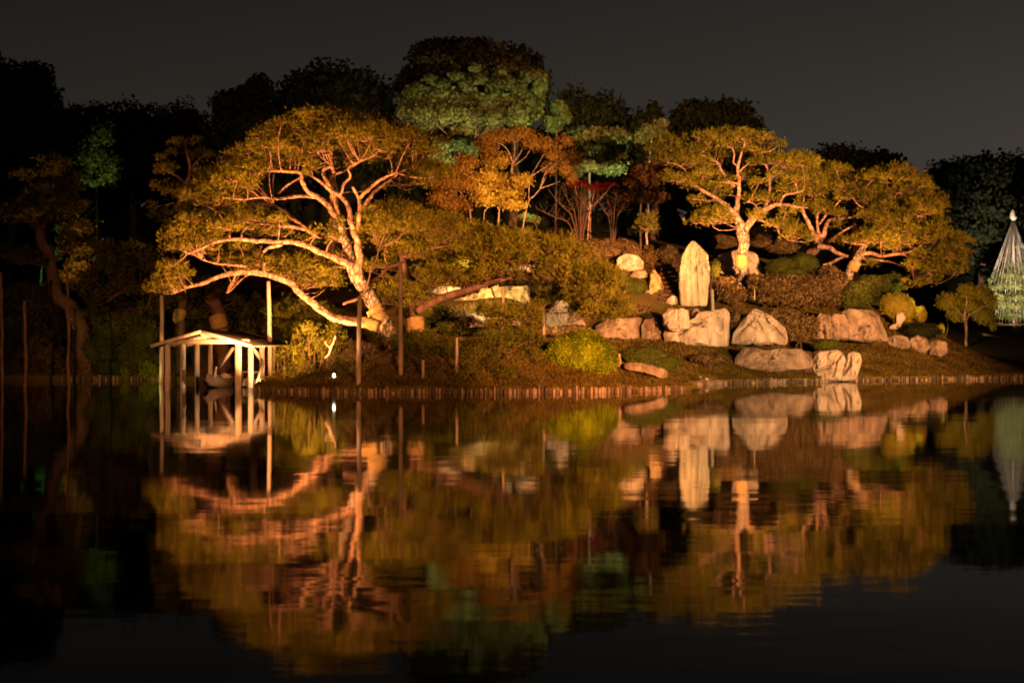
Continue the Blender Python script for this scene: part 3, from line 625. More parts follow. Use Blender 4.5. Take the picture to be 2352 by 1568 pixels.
pine(T3b, 'upright red pine with forked trunk and pale band behind the tall memorial stone', T3, l3, tiers, wraps=[(P(*Q1(868, 1205), DR), P(*Q1(862, 1105), DR), 0.31)], tuft=165, Ln=0.17, Wd=0.038)

# ------------------------------------------------------------------ branching pine, then the leaning one at the right end
DB = 81.0
T4 = to3(Q2, [(560, 1060, 34), (600, 1000, 34), (650, 985, 34), (690, 920, 36), (705, 870, 36)], DB)
T4b = Vector((T4[0][0], T4[0][1], min(G(T4[0][0], T4[0][1]), T4[0][2]) - 0.1))
def L4(pts, d0=0, d1=0): return to3(Q2, pts, DB, d0, d1)
l4 = [L4([(695, 900, 32), (640, 800, 26), (605, 700, 22), (570, 640, 18), (535, 560, 13), (540, 480, 9), (560, 300, 6)], 0, -0.8),
      L4([(700, 880, 24), (690, 760, 15), (680, 650, 12), (690, 580, 9), (720, 480, 6)], -0.2, -0.4),
      L4([(705, 880, 28), (755, 760, 22), (790, 670, 17), (900, 645, 13), (1030, 630, 9), (1100, 600, 6)], -0.1, -1.0),
      L4([(715, 900, 28), (800, 870, 20), (880, 810, 15), (960, 760, 11), (1070, 700, 8)], 0.1, -0.6),
      L4([(700, 920, 30), (800, 930, 24), (900, 1000, 20), (1000, 1035, 17), (1150, 1045, 15), (1300, 1065, 12), (1450, 1090, 8), (1560, 1140, 5)], -0.3, -2.2),
      L4([(740, 1110, 10), (820, 1090, 15), (900, 1050, 14), (960, 1020, 12)], -1.2, -0.9),
      L4([(700, 700, 10), (760, 620, 12), (840, 540, 9), (960, 400, 6)], -0.4, -0.9)]
D_ = [
 ([(420,20),(560,5),(760,65),(1000,135),(1000,235),(850,330),(700,360),(560,370),(520,260),(420,190)], 78, 84, 0.85, 1.0),
 ([(560,370),(850,330),(1010,240),(1100,300),(1100,420),(960,430),(820,410),(700,440),(560,470),(470,440)], 78, 83, 0.8, 0.9),
 ([(470,490),(700,500),(820,510),(1000,520),(1180,560),(1100,610),(900,610),(820,570),(700,590),(560,590),(470,560)], 78.6, 82, 0.7, 1.0),
 ([(830,670),(930,670),(940,720),(850,730)], 79.5, 81.5, 0.5, 1.0),
]
tiers = [fill(Q2.poly(p), a, b_, s_, d) for p, a, b_, s_, d in D_]
pine(T4b, 'dark limbed pine branching low from behind the clipped azaleas, between two brighter pines', T4, l4, tiers, 'needle', 'bark', 'bark_k', tuft=155, Ln=0.18, Wd=0.040)
DF_ = 79.0
T5 = to3(Q2, [(975, 1265, 40), (1005, 1200, 42), (1045, 1120, 44), (1090, 1030, 40), (1140, 950, 34), (1180, 900, 28), (1225, 850, 18), (1245, 800, 12), (1300, 700, 10), (1350, 560, 9), (1400, 400, 7)], DF_)
T5b = Vector((T5[0][0], T5[0][1], min(G(T5[0][0], T5[0][1]), T5[0][2]) - 0.1))
def L5(pts, d0=0, d1=0): return to3(Q2, pts, DF_, d0, d1)
l5 = [L5([(1120, 1000, 24), (1220, 985, 19), (1330, 1022, 16), (1450, 1000, 13), (1600, 985, 11), (1700, 930, 9), (1790, 880, 6), (1900, 880, 4)], -0.3, -1.8),
      L5([(1330, 1020, 12), (1560, 1010, 9), (1620, 1080, 8), (1650, 1170, 7), (1655, 1270, 5)], -0.8, -1.6),
      L5([(1170, 900, 14), (1100, 900, 10), (1000, 890, 8), (930, 860, 5)], -0.4, -1.2),
      L5([(1240, 820, 12), (1340, 740, 10), (1440, 700, 8), (1560, 660, 6), (1730, 620, 6), (1870, 570, 4)], -0.2, -1.4),
      L5([(1300, 700, 9), (1200, 560, 8), (1100, 510, 7), (1020, 400, 4)], 0, -1),
      L5([(1380, 480, 8), (1450, 470, 7), (1480, 400, 6), (1590, 330, 4)], 0, -0.8)]
E_ = [
 ([(1000,240),(1100,165),(1180,185),(1350,145),(1500,120),(1640,155),(1790,245),(1840,350),(1700,380),(1500,370),(1300,400),(1100,430)], 76.4, 82, 0.85, 1.0),
 ([(1100,430),(1300,400),(1500,450),(1650,440),(1840,360),(1940,395),(1985,520),(1870,590),(1700,600),(1500,560),(1300,530),(1180,500)], 76, 81, 0.8, 1.0),
 ([(1100,600),(1300,540),(1500,570),(1700,610),(1600,720),(1400,735),(1250,740),(1180,690)], 76, 80, 0.7, 1.0),
 ([(1640,665),(1850,640),(1965,652),(1975,755),(1850,760),(1740,735)], 76, 78.6, 0.6, 1.2),
 ([(900,835),(1100,795),(1300,775),(1600,725),(1800,745),(2030,795),(2110,800),(2190,870),(2100,910),(1900,920),(1780,900),(1500,960),(1250,965),(1080,900),(950,880)], 75.4, 80, 0.7, 1.1),
 ([(1650,965),(1900,935),(2170,960),(2200,1000),(2150,1060),(2150,1150),(2090,1225),(1900,1275),(1700,1315),(1660,1290),(1640,1150),(1600,1050)], 75.4, 79.5, 0.7, 1.1),
 ([(1150,1080),(1400,1100),(1560,1160),(1400,1180),(1180,1140)], 78, 80, 0.6, 0.7),
]
tiers = [fill(Q2.poly(p), a, b_, s_, d, [Q2.poly([(1510,430),(1570,385),(1640,400),(1620,440)])]) for p, a, b_, s_, d in E_]
pine(T5b, 'leaning pine with wrapped trunk at the right end, boughs drooping over a yellow bush', T5, l5, tiers, 'needle', wraps=[(P(*Q2(1028, 1165), DF_), P(*Q2(1068, 1075), DF_), 0.30)], tuft=155, Ln=0.18, Wd=0.040)

# ------------------------------------------------------------------ darker pines on the left bank
def simple_pine(label, D, trunk, limbs, tiers_, nm='needle_d', wraps=(), tuft=110, Ln=0.22, Wd=0.04, group=None, K=K8, bark='bark_k'):
    tr = to3(K, trunk, D); b_ = Vector((tr[0][0], tr[0][1], min(G(tr[0][0], tr[0][1]), tr[0][2] + 0.3) - 0.1))
    L_ = [to3(K, p, D, a, c) for p, a, c in limbs]
    ti = [fill(K.poly(p) if K else p, D + a, D + c, s_, d) for p, a, c, s_, d in tiers_]
    return pine(b_, label, tr, L_, ti, nm, bark, bark, k=5, tuft=tuft, Ln=Ln, Wd=Wd, wraps=wraps, group=group)
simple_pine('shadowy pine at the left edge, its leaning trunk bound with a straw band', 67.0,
  [(395, 1330, 40), (350, 1220, 36), (300, 1150, 32), (250, 1080, 30), (228, 980, 27), (215, 900, 25), (195, 820, 22), (190, 700, 16), (200, 600, 10)],
  [([(220, 940, 14), (150, 960, 11), (60, 920, 8), (10, 930, 5)], 0, -1.5), ([(200, 820, 12), (120, 760, 9), (40, 740, 6)], 0, 1), ([(195, 700, 12), (280, 640, 8), (340, 640, 4)], 0, -1), ([(225, 950, 12), (300, 900, 8), (360, 860, 5)], 0, -1)],
  [([(60,600),(130,520),(220,485),(300,500),(340,560),(340,640),(250,640),(150,650)], -2.5, 2.5, 0.9, 0.8),
   ([(-20,700),(60,640),(200,660),(360,660),(400,740),(300,780),(150,760),(-20,800)], -2.5, 2.5, 0.9, 0.8),
   ([(-20,880),(100,860),(200,900),(180,960),(60,960),(-20,980)], -2, 2, 0.9, 0.8),
   ([(280,780),(400,780),(425,860),(380,920),(300,900)], -1.5, 1.5, 0.8, 0.9)],
  wraps=[(P(*Q4(830, 800), 67.0), P(*Q4(780, 700), 67.0), 0.30)])
simple_pine('small tiered pine peeping over the left shoulder of the great pine', 74.0,
  [(800, 1150, 10), (820, 900, 10), (800, 700, 9), (840, 590, 8), (852, 520, 7), (835, 450, 6), (828, 400, 4)],
  [([(840, 600, 6), (780, 560, 5), (720, 530, 3)], 0, -0.6), ([(850, 540, 5), (900, 480, 4)], 0, -0.4), ([(815, 680, 6), (760, 630, 5), (710, 610, 3)], 0, 0)],
  [([(765,400),(830,378),(895,400),(890,430),(830,440),(780,425)], -0.8, 0.8, 0.6, 1.2), ([(720,470),(760,450),(820,480),(780,500),(730,490)], -0.8, 0.8, 0.5, 1.2),
   ([(680,535),(720,508),(800,530),(820,560),(760,570),(700,555)], -0.8, 0.8, 0.6, 1.2), ([(870,460),(940,455),(930,500),(880,480)], -0.6, 0.6, 0.5, 1.2),
   ([(690,600),(760,580),(840,610),(820,650),(740,650),(700,640)], -1, 1, 0.6, 1.0), ([(670,700),(800,680),(820,740),(740,760),(680,740)], -1, 1, 0.7, 1.0), ([(870,520),(940,540),(930,590),(880,580)], -0.6, 0.6, 0.5, 1.0)],
  nm='needle', tuft=130)
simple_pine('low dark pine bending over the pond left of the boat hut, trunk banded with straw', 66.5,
  [(810, 1300, 22), (812, 1220, 22), (815, 1130, 20), (818, 1060, 16), (800, 980, 10)],
  [([(815, 1090, 12), (700, 1060, 9), (600, 1050, 7), (500, 1110, 5)], -0.5, -2), ([(815, 1060, 10), (740, 980, 8), (640, 930, 5)], 0, -1), ([(690, 1070, 6), (665, 1130, 5), (640, 1180, 4)], -1, -1)],
  [([(400,900),(520,870),(640,880),(700,930),(720,980),(600,980),(450,980)], -2.5, 1.5, 0.8, 1.0),
   ([(330,1050),(400,990),(560,1000),(660,1040),(640,1090),(480,1110),(360,1120)], -2.5, 1.0, 0.8, 0.9),
   ([(400,1180),(520,1140),(640,1150),(700,1200),(640,1250),(450,1240)], -2, 1, 0.8, 0.9),
   ([(680,1100),(800,1090),(820,1150),(760,1180),(690,1150)], -1, 1, 0.6, 0.9)],
  wraps=[(P(*K8(810, 1215), 66.5), P(*K8(814, 1160), 66.5), 0.27)], tuft=120)
simple_pine('low pine close behind the boat hut roof with fat straw collar on a leaning trunk', 65.5,
  [(1010, 1290, 32), (985, 1230, 30), (965, 1150, 28), (945, 1090, 24), (930, 1040, 16)],
  [([(950, 1100, 12), (1000, 1060, 9), (1060, 1050, 5)], 0, -1), ([(940, 1060, 10), (880, 1050, 8), (830, 1060, 5)], 0, -1)],
  [([(820,1060),(920,1040),(1020,1060),(1040,1110),(940,1100),(850,1100)], -1.0, 2, 0.6, 1.0), ([(830,1130),(900,1120),(920,1180),(860,1220),(820,1200)], 0.3, 2.5, 0.6, 1.0), ([(1060,1090),(1150,1100),(1180,1200),(1100,1220),(1050,1160)], 0.5, 2.5, 0.7, 0.7)],
  wraps=[(P(*K2(910, 870), 65.5), P(*K2(880, 770), 65.5), 0.36)], tuft=110)
simple_pine('young thin pine sapling behind the stepped mound, above the memorial stone', 80.0,
  [(1895, 1560, 9), (1893, 1450, 8), (1890, 1380, 7), (1900, 1300, 4)],
  [([(1893, 1440, 5), (1840, 1400, 3)], 0, 0), ([(1893, 1430, 5), (1950, 1390, 3)], 0, 0)],
  [([(1760,1440),(1830,1380),(1880,1290),(1910,1270),(1940,1350),(1990,1390),(1940,1450),(1850,1460)], -0.8, 0.8, 0.45, 0.9)],
  nm='needle_y', K=K7, tuft=130, bark='bark')

# ------------------------------------------------------------------ broadleaf trees
def tree(label, ells_sets, trunk=None, D=100, K=None, bark='bark_k', name='broadleaf_tree', group=None, cat='tree', limbs=(), base=None, nlimb=0):
    """ells_sets: list of (part name, ellipsoids, leaf count, leaf size, material, kwargs)"""
    allc = [e_ for s_ in ells_sets for e_ in s_[1]]
    if trunk is not None:
        tr = to3(K, trunk, D)
        if tr[0][3] == 0: pass
    else:
        c = max(allc, key=lambda e_: e_[1])[0]; lowz = min(e_[0][2] for e_ in allc); g_ = G(c[0], c[1])
        tr = np.array([(c[0], c[1], g_ - 0.2, 0.4), (c[0] + .2, c[1], (g_ + c[2]) / 2, 0.32), (c[0], c[1], c[2], 0.2)])
    b_ = Vector((tr[0][0], tr[0][1], min(G(tr[0][0], tr[0][1]), tr[1][2] - 0.2) - 0.1)); tr[0][:3] = b_
    t = empty(name, b_, label, cat, group)
    mb = MB(); tube(mb, tr, 8, 4, 0.3); mb.build('trunk', M[bark], t, True)
    for lp in limbs:
        mb = MB(); tube(mb, to3(K, lp[0], D, *lp[1:]), 6, 4, 0.3); mb.build('limb', M[bark], t, True)
    for pn_, es, n_, sz, mt, kw in ells_sets:
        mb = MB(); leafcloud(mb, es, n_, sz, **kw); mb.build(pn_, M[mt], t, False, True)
    return t
# the tall round tree in the middle; lamplight fading upward put into leaf colours
D1_ = 108
tree('tallest round tree on the skyline, leaves coloured dim brown above and pale green where lamps reach it',
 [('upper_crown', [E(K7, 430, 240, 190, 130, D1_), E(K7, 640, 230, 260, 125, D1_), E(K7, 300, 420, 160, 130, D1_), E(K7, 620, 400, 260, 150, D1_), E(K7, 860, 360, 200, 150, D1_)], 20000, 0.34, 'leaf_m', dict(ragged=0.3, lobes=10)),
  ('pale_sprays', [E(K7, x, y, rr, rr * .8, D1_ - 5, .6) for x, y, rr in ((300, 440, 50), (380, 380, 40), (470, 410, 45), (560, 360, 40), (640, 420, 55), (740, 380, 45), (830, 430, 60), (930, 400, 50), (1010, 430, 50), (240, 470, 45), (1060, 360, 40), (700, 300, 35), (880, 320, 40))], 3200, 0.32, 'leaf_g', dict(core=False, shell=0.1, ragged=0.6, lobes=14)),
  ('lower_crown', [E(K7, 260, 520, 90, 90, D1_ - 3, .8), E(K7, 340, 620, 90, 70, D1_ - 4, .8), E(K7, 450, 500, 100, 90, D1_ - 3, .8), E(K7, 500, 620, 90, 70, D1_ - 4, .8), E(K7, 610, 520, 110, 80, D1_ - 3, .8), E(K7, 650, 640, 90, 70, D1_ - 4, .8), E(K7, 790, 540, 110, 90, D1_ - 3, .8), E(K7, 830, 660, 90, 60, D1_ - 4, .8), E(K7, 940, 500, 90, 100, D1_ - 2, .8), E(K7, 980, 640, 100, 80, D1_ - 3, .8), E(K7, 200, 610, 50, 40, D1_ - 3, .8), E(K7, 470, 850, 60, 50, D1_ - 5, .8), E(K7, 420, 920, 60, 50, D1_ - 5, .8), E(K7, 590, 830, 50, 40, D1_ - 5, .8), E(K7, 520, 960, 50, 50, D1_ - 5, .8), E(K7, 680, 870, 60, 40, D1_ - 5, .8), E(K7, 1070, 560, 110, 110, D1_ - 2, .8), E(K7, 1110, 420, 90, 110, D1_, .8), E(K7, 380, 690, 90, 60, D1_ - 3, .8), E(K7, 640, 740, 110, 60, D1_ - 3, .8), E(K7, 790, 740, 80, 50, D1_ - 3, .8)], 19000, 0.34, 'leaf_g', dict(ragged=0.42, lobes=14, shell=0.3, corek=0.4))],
 [(560, 1050, 12), (558, 900, 11), (570, 760, 10), (600, 600, 8), (620, 400, 5)], 107, K7, 'bark_k',
 limbs=[([(560, 900, 9), (640, 860, 8), (720, 790, 7), (800, 700, 4)], 0, -4), ([(562, 850, 8), (545, 700, 7), (550, 560, 5), (530, 520, 3)], 0, -4), ([(600, 880, 7), (700, 780, 6), (690, 620, 4)], -2, -4), ([(500, 760, 5), (440, 700, 4), (420, 620, 3)], -3, -4)])
tree('dark rounded evergreen leaning out behind the tallest tree, on its right', [('crown', [E(K7, 960, 330, 210, 170, 118), E(K7, 1080, 420, 130, 190, 118), E(K7, 1000, 500, 200, 200, 118)], 9000, 0.42, 'leaf_k', dict(ragged=0.36, lobes=13))])
tree('lamp-green broadleaf squeezed between the tallest tree and its dark neighbour', [('crown', [E(K7, 1280, 580, 60, 45, 104), E(K7, 1240, 690, 60, 55, 104), E(K7, 1320, 640, 45, 40, 104), E(K7, 1150, 430, 45, 60, 104)], 2600, 0.34, 'leaf_g', dict(ragged=0.35))], [(1260, 960, 7), (1265, 800, 6), (1270, 640, 4)], 104, K7)
tree('pale green tree lit from below, between the orange maple and the right pines',
 [('crown', [E(K7, 1480, 780, 110, 65, 102), E(K7, 1640, 800, 130, 75, 102), E(K7, 1530, 900, 110, 70, 101), E(K7, 1690, 880, 70, 50, 102), E(K7, 1470, 980, 90, 40, 100), E(K7, 1640, 1000, 110, 45, 100), E(K7, 1390, 1010, 60, 45, 100)], 11000, 0.30, 'leaf_g', dict(ragged=0.36, lobes=12, shell=0.35, corek=0.55))],
 [(1500, 1250, 8), (1495, 1080, 7), (1500, 940, 6), (1540, 800, 4)], 102, K7, 'bark_p')
tree('grey-green tree top just left of the right pine crown', [('crown', [E(K7, 1930, 740, 90, 45, 104), E(K7, 1870, 790, 60, 40, 104), E(K7, 1990, 690, 50, 30, 104)], 3200, 0.30, 'leaf_g', dict(ragged=0.36, lobes=12, shell=0.35, corek=0.5))], [(1900, 1300, 8), (1910, 1000, 7), (1930, 760, 4)], 104, K7, 'bark_p')
# maples
DM = 89
def maple(label, sets, trunk, limbs, mt2=None):
    trunk = [(a, b_, c * .62) for a, b_, c in trunk]; limbs = [([(a, b_, c * .6) for a, b_, c in l[0]], l[1], l[2]) for l in limbs]
    return tree(label, sets, trunk, DM, K7, 'bark', 'maple_tree', None, 'maple tree', limbs)
pk = dict(core=False, shell=0.05, ragged=0.75, lobes=16)
maple('flat topped golden maple, brightest tree between the great pine and the tall tree',
 [('upper_crown', [E(K7, 870, 780, 110, 38, DM), E(K7, 1010, 760, 110, 40, DM), E(K7, 780, 820, 60, 40, DM), E(K7, 1090, 820, 70, 45, DM), E(K7, 800, 880, 60, 35, DM)], 6500, 0.17, 'maple_o', pk),
  ('lower_crown', [E(K7, 810, 960, 75, 38, DM), E(K7, 890, 940, 55, 48, DM), E(K7, 700, 1070, 60, 45, DM - 1), E(K7, 790, 1050, 70, 50, DM - 1.4), E(K7, 870, 1080, 60, 50, DM - .4), E(K7, 1020, 1080, 80, 48, DM - 1), E(K7, 740, 1150, 70, 45, DM - 1.3), E(K7, 830, 1140, 60, 40, DM - .3), E(K7, 930, 1180, 90, 48, DM - 1), E(K7, 780, 1220, 80, 36, DM - 1), E(K7, 960, 1250, 90, 36, DM - 1)], 11000, 0.17, 'maple_y', pk)],
 [(855, 1360, 9), (865, 1290, 9), (880, 1200, 9), (935, 1100, 10), (955, 1000, 14), (965, 940, 13)],
 [([(960, 960, 12), (930, 880, 8), (880, 830, 5), (820, 820, 3)], 0, -1), ([(965, 950, 10), (975, 860, 7), (960, 780, 4)], 0, 0), ([(965, 960, 10), (1020, 880, 7), (1040, 800, 4)], 0, 1), ([(970, 980, 9), (1050, 920, 6), (1095, 840, 4)], 0, 0), ([(880, 1200, 6), (860, 1120, 5), (830, 1060, 3)], 0, -1), ([(890, 1180, 6), (930, 1110, 4), (1000, 1080, 3)], 0, -1)])
maple('deep orange maple with slanting bare stems, right of the golden maple',
 [('crown', [E(K7, 1180, 830, 80, 50, DM + 1), E(K7, 1330, 810, 70, 45, DM + 1), E(K7, 1250, 900, 80, 45, DM + 1), E(K7, 1380, 920, 60, 45, DM + 1), E(K7, 1330, 1000, 50, 55, DM), E(K7, 1370, 1060, 40, 45, DM), E(K7, 1220, 1000, 60, 40, DM + 1)], 7000, 0.17, 'maple_o', pk)],
 [(1000, 1340, 8), (1060, 1260, 8), (1110, 1190, 7), (1150, 1140, 6), (1190, 1060, 5)],
 [([(1070, 1230, 6), (1080, 1080, 6), (1130, 980, 5), (1180, 900, 3)], -0.5, 0), ([(1030, 1150, 6), (1090, 1060, 6), (1160, 1010, 5), (1230, 960, 3)], 0, 0), ([(1150, 1140, 5), (1190, 1030, 5), (1270, 960, 3)], 0, 0), ([(1150, 1140, 5), (1240, 1110, 4), (1290, 1090, 2)], 0, 0)])
maple('rusty low maple tucked behind the right shoulder of the great pine',
 [('crown', [E(K7, 640, 950, 80, 50, DM - 2), E(K7, 560, 1020, 110, 40, DM - 2), E(K7, 500, 1110, 110, 50, DM - 2), E(K7, 620, 1110, 80, 40, DM - 2), E(K7, 460, 1210, 90, 50, DM - 3), E(K7, 560, 1250, 100, 50, DM - 3)], 6500, 0.17, 'maple_o', pk)],
 [(690, 1350, 9), (660, 1290, 8), (630, 1220, 7), (590, 1160, 5), (520, 1130, 3)],
 [([(700, 1210, 5), (640, 1170, 5), (580, 1150, 3)], 0, 0), ([(760, 1360, 5), (770, 1290, 5), (850, 1240, 3)], 0, 0)])
maple('yellow-leaved small maple glimpsed under the long boughs of the olive pine',
 [('crown', [tuple(e_) for e_ in [E(Q3, 920, 540, 60, 50, 66), E(Q3, 800, 550, 100, 40, 66), E(Q3, 950, 590, 30, 40, 66)]], 2600, 0.12, 'bush_y', pk)], [(1005, 1900, 5), (1010, 1800, 5), (1020, 1650, 4)], [])
maple('thin maple with a fringe of scarlet leaves above the bare grey thicket',
 [('crown', [E(K7, 1390, 1110, 60, 18, 93), E(K7, 1540, 1130, 75, 26, 93), E(K7, 1640, 1110, 50, 14, 93), E(K7, 1460, 1095, 25, 12, 93), E(K7, 1790, 1045, 25, 14, 93)], 1700, 0.17, 'maple_r', pk)],
 [(1480, 1480, 6), (1490, 1350, 6), (1510, 1250, 5), (1530, 1150, 3)], [([(1500, 1300, 4), (1420, 1200, 3), (1390, 1110, 2)], 0, 0), ([(1505, 1270, 4), (1600, 1180, 3), (1650, 1110, 2)], 0, 0)])
tree('dull red and brown broadleaf just left of the right pine, behind it', [('crown', [E(K7, 1850, 1100, 130, 70, 92), E(K7, 1900, 1010, 110, 60, 92), E(K7, 1760, 1180, 90, 50, 92), E(K7, 1940, 1190, 120, 60, 91)], 6500, 0.2, 'leaf_b', dict(core=False, shell=0.2, ragged=0.35))], [(1850, 1480, 8), (1850, 1300, 7), (1860, 1100, 4)], 92, K7)
# bare thicket: many thin rising stems
def bare(label, cx, cy_, K, D, spreads, r=6, name='bare_tree'):
    u, v = K(cx, cy_); b_ = Vector(P(u, v, D)); b_.z = min(b_.z, G(b_.x, b_.y)) - 0.1; t = empty(name, b_, label, 'bare tree')
    mb = MB(); tw = MB()
    for (ex, ey, dd) in spreads:
        X = to3(K, [(cx, cy_, r), ((cx * .75 + ex * .25) , (cy_ * 0.6 + ey * 0.4), r * .8), ((cx + 1.5 * ex) / 2.5, (cy_ * .3 + ey * .7), r * .6), (ex, ey, r * .3)], D, 0, dd)
        X[0, :3] = b_; tube(mb, X, 6, 4, 0.6)
        Cn = catmull(X, 4)
        for q in range(16):
            a = Cn[int(R.integers(5, len(Cn)))]; k_ = K.k * D / F
            twig(tw, a[:3], a[:3] + np.array([R.normal(0, 55) * k_, R.normal(0, 40) * k_, R.uniform(15, 110) * k_]), max(a[3] * .5, .015), .008, -0.1, 3, 3)
    mb.build('trunk', M['bark_x'], t, True); tag(tw.build('twigs', M['bark_x'], t), kind='stuff')
bare('leafless many-stemmed tree in the dark hollow behind the hedge', 1430, 1470, K7, 88, [(1150, 1290, -1), (1230, 1180, 0), (1300, 1130, 1), (1390, 1120, 0), (1440, 1100, -1), (1530, 1130, 1), (1590, 1180, 0)])
bare('smaller leafless thicket right of the first bare tree, behind the sapling', 1660, 1460, K7, 89, [(1560, 1230, 0), (1620, 1200, 1), (1680, 1180, -1), (1750, 1220, 0)])
# green-lit spray of leaves
tree('small spray of mint green leaves caught by a lamp, left of the bare thicket', [('crown', [E(Q3, 1500, 195, 70, 28, 91), E(Q3, 1440, 170, 50, 18, 91), E(Q3, 1440, 295, 50, 14, 90), E(Q3, 1550, 215, 30, 20, 91)], 900, 0.16, 'leaf_g', pk)], [(1560, 380, 3), (1550, 300, 3), (1510, 200, 2)], 91, Q3, name='shrub', cat='shrub')

# skyline trees, black against the night sky
sky = [
 ('black tree mass filling the top left corner of the skyline', [(40, 215, 75, 65), (85, 185, 45, 45), (20, 280, 130, 90), (60, 330, 100, 120), (100, 225, 40, 30), (-40, 180, 80, 70)], 118, 13000, 0.42, 'leaf_k', dict(ragged=0.36, lobes=13)),
 ('brownish leafless-topped tree left of the skyline dip, first of the level row', [(215, 300, 75, 62), (170, 340, 80, 80)], 122, 8000, 0.3, 'leaf_d', dict(ragged=0.3)),
 ('brownish level-topped tree in the middle of the left skyline row', [(320, 300, 80, 72), (300, 380, 110, 90)], 123, 8000, 0.3, 'leaf_d', dict(ragged=0.3)),
 ('brownish tree ending the left skyline row beside the pointed evergreen', [(420, 300, 65, 66), (430, 380, 90, 100)], 122, 7000, 0.3, 'leaf_d', dict(ragged=0.3)),
 ('uneven dark evergreen with pointed top above the small tiered pine', [(590, 215, 40, 42), (560, 250, 60, 50), (520, 240, 35, 32), (580, 310, 100, 90)], 116, 8000, 0.4, 'leaf_k', dict(ragged=0.35)),
 ('wide dark dome tree behind the top of the great pine', [(760, 215, 90, 75), (690, 230, 60, 60), (840, 240, 80, 70), (760, 310, 150, 100)], 117, 12000, 0.40, 'leaf_k', dict(ragged=0.36, lobes=13)),
 ('dark dome tree on the skyline over the pale green tree', [(1320, 270, 60, 62), (1380, 285, 70, 70), (1340, 340, 120, 70)], 120, 9000, 0.40, 'leaf_k', dict(ragged=0.36, lobes=13)),
 ('small spiky evergreen standing between two dark domes on the skyline', [(1500, 275, 18, 38), (1500, 320, 40, 50), (1470, 290, 20, 34)], 118, 3500, 0.38, 'leaf_k', dict(ragged=0.4)),
 ('broad dark tree on the skyline directly behind the right pine', [(1600, 275, 62, 46), (1670, 275, 70, 44), (1720, 300, 35, 28), (1640, 340, 130, 60)], 121, 9000, 0.40, 'leaf_k', dict(ragged=0.36, lobes=13)),
 ('low dark tree on the skyline behind the rightmost pine crown', [(1930, 375, 75, 44), (2010, 385, 70, 40), (1960, 440, 150, 70)], 124, 8000, 0.40, 'leaf_k', dict(ragged=0.36, lobes=13)),
 ('black tree in the right skyline corner above the rope cone', [(2190, 410, 70, 48), (2270, 405, 80, 52), (2350, 410, 70, 58), (2250, 500, 170, 110), (2400, 480, 90, 120)], 126, 14000, 0.42, 'leaf_k', dict(ragged=0.36, lobes=13)),
]
for lb, es, D, n_, sz, mt, kw in sky:
    tree(lb, [('crown', [E(None, *e_, D, 0.8) for e_ in es], n_, sz, mt, kw)], D=D, name='skyline_tree', group='dark trees along the skyline')
# one mass of wood below the skyline
mb = MB(); es = []
for i, u in enumerate(np.arange(-380, 2760, 105)):
    for v in (420, 540, 660, 780):
        if u > 2050 and v == 420: continue
        es.append(E(None, u + R.uniform(-30, 30), v + R.uniform(-25, 25) + (40 if u > 1750 else 0), 95, 95, 132 + R.uniform(-3, 3), 0.5))
es += [E(None, u, 340 + R.uniform(-12, 12), 80, 70, 130, 0.5) for u in range(560, 1560, 90)]
leafcloud(mb, es, 26000, 0.7, corek=0.95); wd = mb.build('woods', M['leaf_k'], None, False, True); tag(wd, 'unlit wood filling the gap under the skyline trees', None, None, 'stuff')
# left: lit leaf patches
pk2 = dict(core=False, shell=0.02, ragged=0.95, lobes=22)
tree('slender tree with hanging pale green lamplit leaves high in the dark left wood', [('crown', [E(K8, 470, 380, 40, 50, 96), E(K8, 400, 480, 50, 70, 96), E(K8, 500, 540, 40, 70, 96), E(K8, 430, 400, 22, 34, 96), E(K8, 395, 435, 16, 16, 96), E(K8, 455, 470, 18, 30, 96), E(K8, 410, 510, 22, 26, 96), E(K8, 455, 570, 20, 36, 96), E(K8, 385, 585, 26, 24, 96), E(K8, 515, 490, 8, 14, 96), E(K8, 420, 600, 18, 20, 96)], 2600, 0.24, 'leaf_g', pk2)], [(430, 1100, 7), (435, 800, 6), (430, 500, 4)], 97, K8)
tree('broadleaf with sparse gold-lit leaves behind the shadowy pine at the left edge', [('crown', [E(K8, 330, 720, 40, 40, 71), E(K8, 360, 800, 60, 50, 71), E(K8, 330, 880, 60, 50, 71), E(K8, 380, 880, 45, 40, 71), E(K8, 350, 960, 50, 36, 71), E(K8, 300, 1010, 50, 30, 71), E(K8, 355, 1030, 25, 30, 71)], 3200, 0.17, 'maple_y', pk2)], [(330, 1320, 12), (325, 1100, 10), (335, 900, 8), (330, 720, 4)], 71, K8)
tree('green lamplit shrub at the waterline in the far left corner', [('crown', [E(K8, 40, 1370, 28, 40, 83), E(K8, 55, 1420, 40, 50, 83), E(K8, 90, 1450, 40, 40, 83), E(K8, 10, 1290, 16, 30, 83)], 1800, 0.22, 'leaf_g', pk2)], [(60, 1500, 6), (58, 1440, 5), (55, 1400, 3)], 83, K8, name='shrub', cat='shrub')
tree('small tree with scattered green glints behind the leaning left trunk', [('crown', [E(K8, 255, 915, 24, 26, 88), E(K8, 180, 950, 20, 14, 88), E(K8, 150, 765, 12, 10, 88), E(K8, 260, 800, 14, 16, 88), E(K8, 130, 1095, 26, 10, 88), E(K8, 100, 910, 8, 8, 88), E(K8, 45, 1195, 14, 12, 88)], 700, 0.25, 'leaf_g', pk2)], [(180, 1300, 6), (185, 1000, 5), (200, 820, 3)], 88, K8)
spot(P(110, 640, 84), P(115, 580, 88), 260, GREEN, 110, 0.6)

